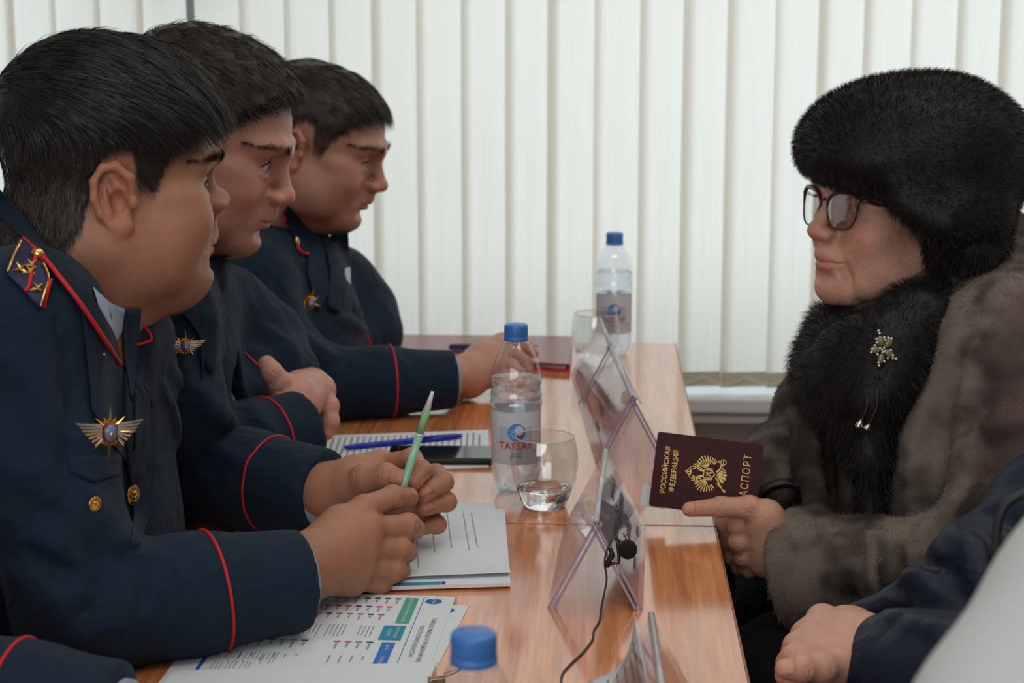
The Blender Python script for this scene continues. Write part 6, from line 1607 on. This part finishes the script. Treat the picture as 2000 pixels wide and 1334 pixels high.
cr_ = [(1718, 651), (1716, 646), (1712, 662), (1727, 659), (1735, 660), (1741, 661), (1704, 682), (1709, 675), (1702, 688), (1714, 692), (1744, 694), (1750, 701), (1744, 700), (1734, 700), (1727, 706), (1716, 708), (1717, 714), (1723, 683), (1727, 679), (1724, 688), (1719, 680), (1728, 686), (1713, 669), (1729, 664), (1740, 684)]
for x, y in cr_: mk('crystal', *ball_geo(tuple(P(x, y, bc[1] - .002)), .0016, 8, 6), m_cryst, e, True)
for pts, tip in ((((1694, 772), (1693, 795), (1684, 818)), (1675, 836)), (((1713, 762), (1712, 795), (1699, 826)), (1691, 840))):
    top = [at_fur(*p, JK, .006) for p in pts]; yv = top[-1][1]; c1 = P(tip[0], tip[1], yv - .002)
    e = empty('drawstring', tuple(c1), 'thin cord ending in a metal cone, %s of the pair on the fur collar' % ('left' if tip[0] < 1680 else 'right'), 'cord', 'cords with metal ends')
    mk('cord', *tube_geo(catmull(top, 5), .0011, 6), mat('dark_cord', rgb(60, 50, 44), .7), e, True)
    mk('cord_end', *tube_geo([top[-1], top[-1] * .2 + c1 * .8, c1], [.0022, .0048, .0040], 12), m_silver, e, True)
# --- black handbag on her lap, its handle up beside the hand
hp_ = [(1486, 1000), (1484, 972), (1500, 953), (1530, 944), (1560, 950), (1580, 975), (1584, 1010), (1570, 1050)]
e = empty('handbag', tuple(P(1560, 1100, 2.17)), 'black leather handbag with a loop handle behind the hand with the passport', 'bag')
m_leath = mat('black_leather', rgb(16, 17, 19), .32, bump=.3, bump_scale=500)
mk('handle', *tube_geo(catmull([P(x, y, 2.145) for x, y in hp_], 6), .0062, 10), m_leath, e, True)
mk('bag_body', *xform(box_geo(-.085, .085, -.04, .04, -.17, .0, .012), Matrix.Translation(Vector(P(1535, 1075, 2.19))) @ Matrix.Rotation(R(12), 4, 'Z')), m_leath, e, True)
# ================================================================== person in the navy puffer jacket, lower right
def z7(x, y, Y): return P(1500 + x * .3253, 900 + y * .3253, Y)
m_puff = mat('navy_nylon', rgb(22, 30, 46), .52, spec=.3, noise_amt=.08, noise_scale=14, bump=.25, bump_scale=60, fold=.4, fold_scale=12)
EP = empty('person', (.72, 1.58, 0), 'person in a navy padded jacket, hands together, at the lower right', 'person')
wrP, e1P = P(1697, 1300, 1.585), P(1900, 1345, 1.50)
aP = (wrP - e1P) / np.linalg.norm(wrP - e1P)
e2P = P(1943, 1148, 1.68); wr2P = P(1697, 1276, 1.68)
v = Vol((.22, 1.28, .42), (1.02, 2.0, 1.32), .006)
v.ell((.76, 1.62, .92), (.17, .21, .27), .04); v.ell((.76, 1.62, .66), (.19, .22, .18), .05); v.chain([(.74, 1.40, 1.14), (.76, 1.62, 1.20), (.76, 1.82, 1.15)], [.08, .09, .08], .05)
v.chain([(.74, 1.40, 1.10), (.70, 1.37, .93), e1P], [.075, .072, .066], .04, kin=.03); v.chain([e1P, (e1P + wrP) / 2, wrP], [.064, .056, .046], .02, kin=.02)
v.chain([P(2230, 900, 1.79), P(2057, 1031, 1.72), e2P], [.072, .068, .064], .03, kin=.03); v.chain([e2P, P(1855, 1216, 1.67), wr2P], [.064, .060, .050], .03, kin=.03)
for t in (.12, .34, .56, .78):                                   # quilted ribs and creases
    c = e2P * (1 - t) + wr2P * t; d = (wr2P - e2P); d /= np.linalg.norm(d); n_ = np.cross(d, (0, 1., 0)); n_ /= np.linalg.norm(n_); n_ = n_ if n_[2] > 0 else -n_
    v.chain([c + n_ * .062 + (0, .03, 0), c + n_ * .055 + np.array((0, -.045, 0)), c - n_ * .01 + np.array((0, -.066, 0)), c - n_ * .05 + np.array((0, -.06, 0))], .005, .016, 'cut')
cloth_waves(v, .0040, 34, 4)
px_folds(v, [[(1880, 1015), (1930, 1050), (1952, 1110)], [(1800, 1100), (1852, 1128), (1888, 1190)], [(1735, 1145), (1800, 1165), (1848, 1212)], [(1905, 1000), (1960, 1010), (2000, 1040)]], .009, .012, 'cut')
px_folds(v, [[(1860, 1040), (1905, 1080), (1925, 1140)], [(1770, 1125), (1830, 1150), (1868, 1205)], [(1740, 1205), (1800, 1225), (1860, 1235)]], .010, .016)
cuff(v, wrP, aP + np.array((0, 0, -.18)), .07); cuff(v, wr2P, wr2P - e2P, .08)
pV, pQ = v.mesh(); jkP = mk_np('padded_jacket', pV, pQ, m_puff, EP)
HPF = [([z7(330, 965, 1.625), z7(215, 1040, 1.600), z7(150, 1150, 1.600), z7(140, 1250, 1.61)], [.0120, .0108, .0098, .0086]),
       ([z7(290, 1020, 1.602), z7(170, 1110, 1.574), z7(120, 1215, 1.575), z7(125, 1310, 1.585)], [.0122, .0110, .0098, .0086]),
       ([z7(262, 1085, 1.580), z7(150, 1185, 1.552), z7(115, 1290, 1.552), z7(140, 1380, 1.56)], [.0118, .0106, .0096, .0084]),
       ([z7(262, 1150, 1.562), z7(180, 1262, 1.534), z7(160, 1360, 1.535), z7(190, 1430, 1.545)], [.0108, .0098, .0090, .0080]),
       ([z7(430, 1215, 1.548), z7(320, 1238, 1.524), z7(200, 1245, 1.512), z7(105, 1250, 1.512)], [.0155, .0128, .0112, .0096])]
wP = [wrP - aP * .05, z7(560, 1120, 1.585)]
pP = [(wP[1], HPF[i][0][0], .028, .0165) for i in range(4)] + [(wP[1], HPF[4][0][0], .026, .019), (HPF[0][0][0], HPF[3][0][0], .012, .011), (z7(450, 1080, 1.592), z7(400, 1150, 1.58), .026, .024)]
hPV, hPQ = hand_vol(wP, HPF, pP, .0016, .028, .010).mesh()
w2_ = z7(480, 1080, 1.64); H2F = [([z7(380 - 14 * k, 1180 + 50 * k, 1.63), z7(260 - 6 * k, 1260 + 46 * k, 1.60), z7(330, 1330 + 40 * k, 1.575), z7(430, 1350 + 36 * k, 1.56)], [.0120, .0110, .0100, .0088]) for k in range(4)]
H2F.append(([z7(450, 1150, 1.62), z7(380, 1200, 1.60), z7(300, 1300, 1.59), z7(260, 1340, 1.59)], [.016, .013, .0115, .010]))
h2V, h2Q = hand_vol([wr2P - (wr2P - e2P) * .1, w2_], H2F, [(w2_, f[0][0], .026, .016) for f in H2F[:4]], .0022, .028, .014).mesh()
SKP = np.array(rgb(196, 148, 128))
hdP = Head(dict(fat=.3, skin=SKP, h=.003, scalp=SC2), head_matrix(-95, -12, 0, 1.0), 0, 0, 1.0, (0, 0, 0)); hdP.o = np.array((.72, 1.60, 1.42)); add_hair(hdP, EP, m_hair2, top=.014, n=3000)
tk = Vol((.30, 1.3, .5), (1.0, 2.0, 1.32), .014); tk.ell((.76, 1.62, .92), (.13, .17, .24), .04); tk.chain([(.74, 1.40, 1.12), (.76, 1.62, 1.2), (.76, 1.82, 1.13)], [.05, .06, .05], .04); tk.cone((.76, 1.61, 1.2), hdP.o - (0, 0, .05), .055, .05, .02)
tk.chain([(.74, 1.40, 1.12), (.70, 1.36, .95), e1P, wrP - aP * .03], [.05, .05, .045, .028], .02)
tkV, tkQ = tk.mesh()
body_mesh([(hdP.w(hdP.V), hdP.Q), (hPV, hPQ), (h2V, h2Q), (tkV, tkQ)], EP, [skin_cols(hdP.V, hdP.c), hand_cols(hPV, SKP, HPF, [(4, toC + np.array((0, 0, .6)))]), hand_cols(h2V, SKP * .95, H2F), np.tile(SKP, (len(tkV), 1))])
sk = Vol((.28, 1.25, .02), (1.05, 2.0, .74), .014)
for s_ in (-1, 1):
    a = np.array((.72, 1.62 + .10 * s_, .52)); kn = np.array((.42, 1.60 + .10 * s_, .56)); ft = np.array((.45, 1.6 + .10 * s_, .10)); sk.chain([a, kn, ft], [.095, .08, .058], .04, kin=.04); sk.chain([ft - (0, 0, .045), ft + (-.12, 0, -.05)], [.045, .04], .02)
sk.ell((.76, 1.62, .57), (.17, .20, .11), .05); mk_np('trousers', *sk.mesh(), m_trouser, EP)
# bag strap hanging over the sleeve
sp_ = [(2030, 955), (1995, 966), (1965, 985), (1950, 1020), (1946, 1060), (1948, 1100), (1955, 1140)]
o_ = mk('bag_strap', *tube_geo(catmull([P(x, y, 1.47) for x, y in sp_], 6), .0042, 8), mat('grey_strap', rgb(46, 46, 50), .5), None, True)
tag(o_, 'dark grey bag strap curving over the padded sleeve', 'strap')

# ================================================================== person in the pale coat, very near the camera
EC = empty('person', (.66, .80, 0), 'blurred pale grey coat sleeve very near, in the lower right corner', 'person')
m_pale = cloth_mat('pale_grey_coat', rgb(188, 192, 192), na=.03)
s0, s1_, s2_ = P(2390, 925, .93), P(2196, 1205, .88), P(2005, 1480, .83)
v = Vol((.12, .42, .50), (.86, 1.16, 1.40), .008)
v.chain([s0, s1_, s2_], [.066, .062, .058], .03, kin=.03); v.ell((.60, .80, .92), (.13, .2, .28), .05); v.chain([(.56, .98, 1.16), (.6, .8, 1.2), (.58, .60, 1.14)], [.07, .085, .07], .05)
v.chain([(.56, .98, 1.16), s0], [.072, .068], .04); v.chain([(.58, .60, 1.14), (.54, .56, .95), (.40, .58, .80)], [.07, .066, .058], .04); v.ell((.62, .8, .66), (.17, .21, .16), .05)
v.chain([s2_, (.22, .80, .80)], [.058, .05], .03)
cloth_waves(v, .003, 24, 7); coV, coQ = v.mesh(); mk_np('coat', coV, coQ, m_pale, EC)
hdC = Head(dict(fat=.3, skin=SKP, h=.003, scalp=SC2), head_matrix(-80, -8, 0, 1.0), 0, 0, 1.0, (0, 0, 0)); hdC.o = np.array((.58, .80, 1.42)); add_hair(hdC, EC, m_hair2, top=.02, n=3000)
hb = []
for w_ in (np.array((.20, .80, .80)), np.array((.38, .585, .795))):
    a_ = np.array((-1., .05, -.05)); sd = np.array((0, 1., 0)); u_ = np.array((0, 0, 1.))
    fg = [([w_ + a_ * .085 + sd * q, w_ + a_ * .125 + sd * q - u_ * .004, w_ + a_ * .148 + sd * q - u_ * .014, w_ + a_ * .158 + sd * q - u_ * .024], [.011, .0105, .0095, .0085]) for q in (-.028, -.009, .010, .028)]
    fg.append(([w_ + a_ * .03 + sd * .02, w_ + a_ * .06 + sd * .042, w_ + a_ * .085 + sd * .05 - u_ * .006, w_ + a_ * .105 + sd * .05 - u_ * .012], [.016, .013, .0115, .010]))
    hb.append(hand_vol([w_ - a_ * .05, w_ + a_ * .02], fg, [(w_ + a_ * .02, f[0][0], .025, .016) for f in fg[:4]], .003).mesh())
nk = Vol((.45, .65, 1.1), (.75, .95, 1.45), .012); nk.cone((.6, .8, 1.18), hdC.o - (0, 0, .05), .055, .05, .02); nV, nQ = nk.mesh()
body_mesh([(hdC.w(hdC.V), hdC.Q), *hb, (nV, nQ)], EC, [skin_cols(hdC.V, hdC.c)] + [np.tile(SKP, (len(q[0]), 1)) for q in hb] + [np.tile(SKP, (len(nV), 1))])
sk = Vol((.18, .42, .02), (.95, 1.16, .74), .014)
for s_ in (-1, 1):
    a = np.array((.60, .80 + .10 * s_, .52)); kn = np.array((.32, .80 + .10 * s_, .56)); ft = np.array((.35, .8 + .10 * s_, .10)); sk.chain([a, kn, ft], [.095, .08, .058], .04, kin=.04); sk.chain([ft - (0, 0, .045), ft + (-.12, 0, -.05)], [.045, .04], .02)
sk.ell((.62, .80, .57), (.17, .20, .11), .05); mk_np('trousers', *sk.mesh(), m_trouser, EC)
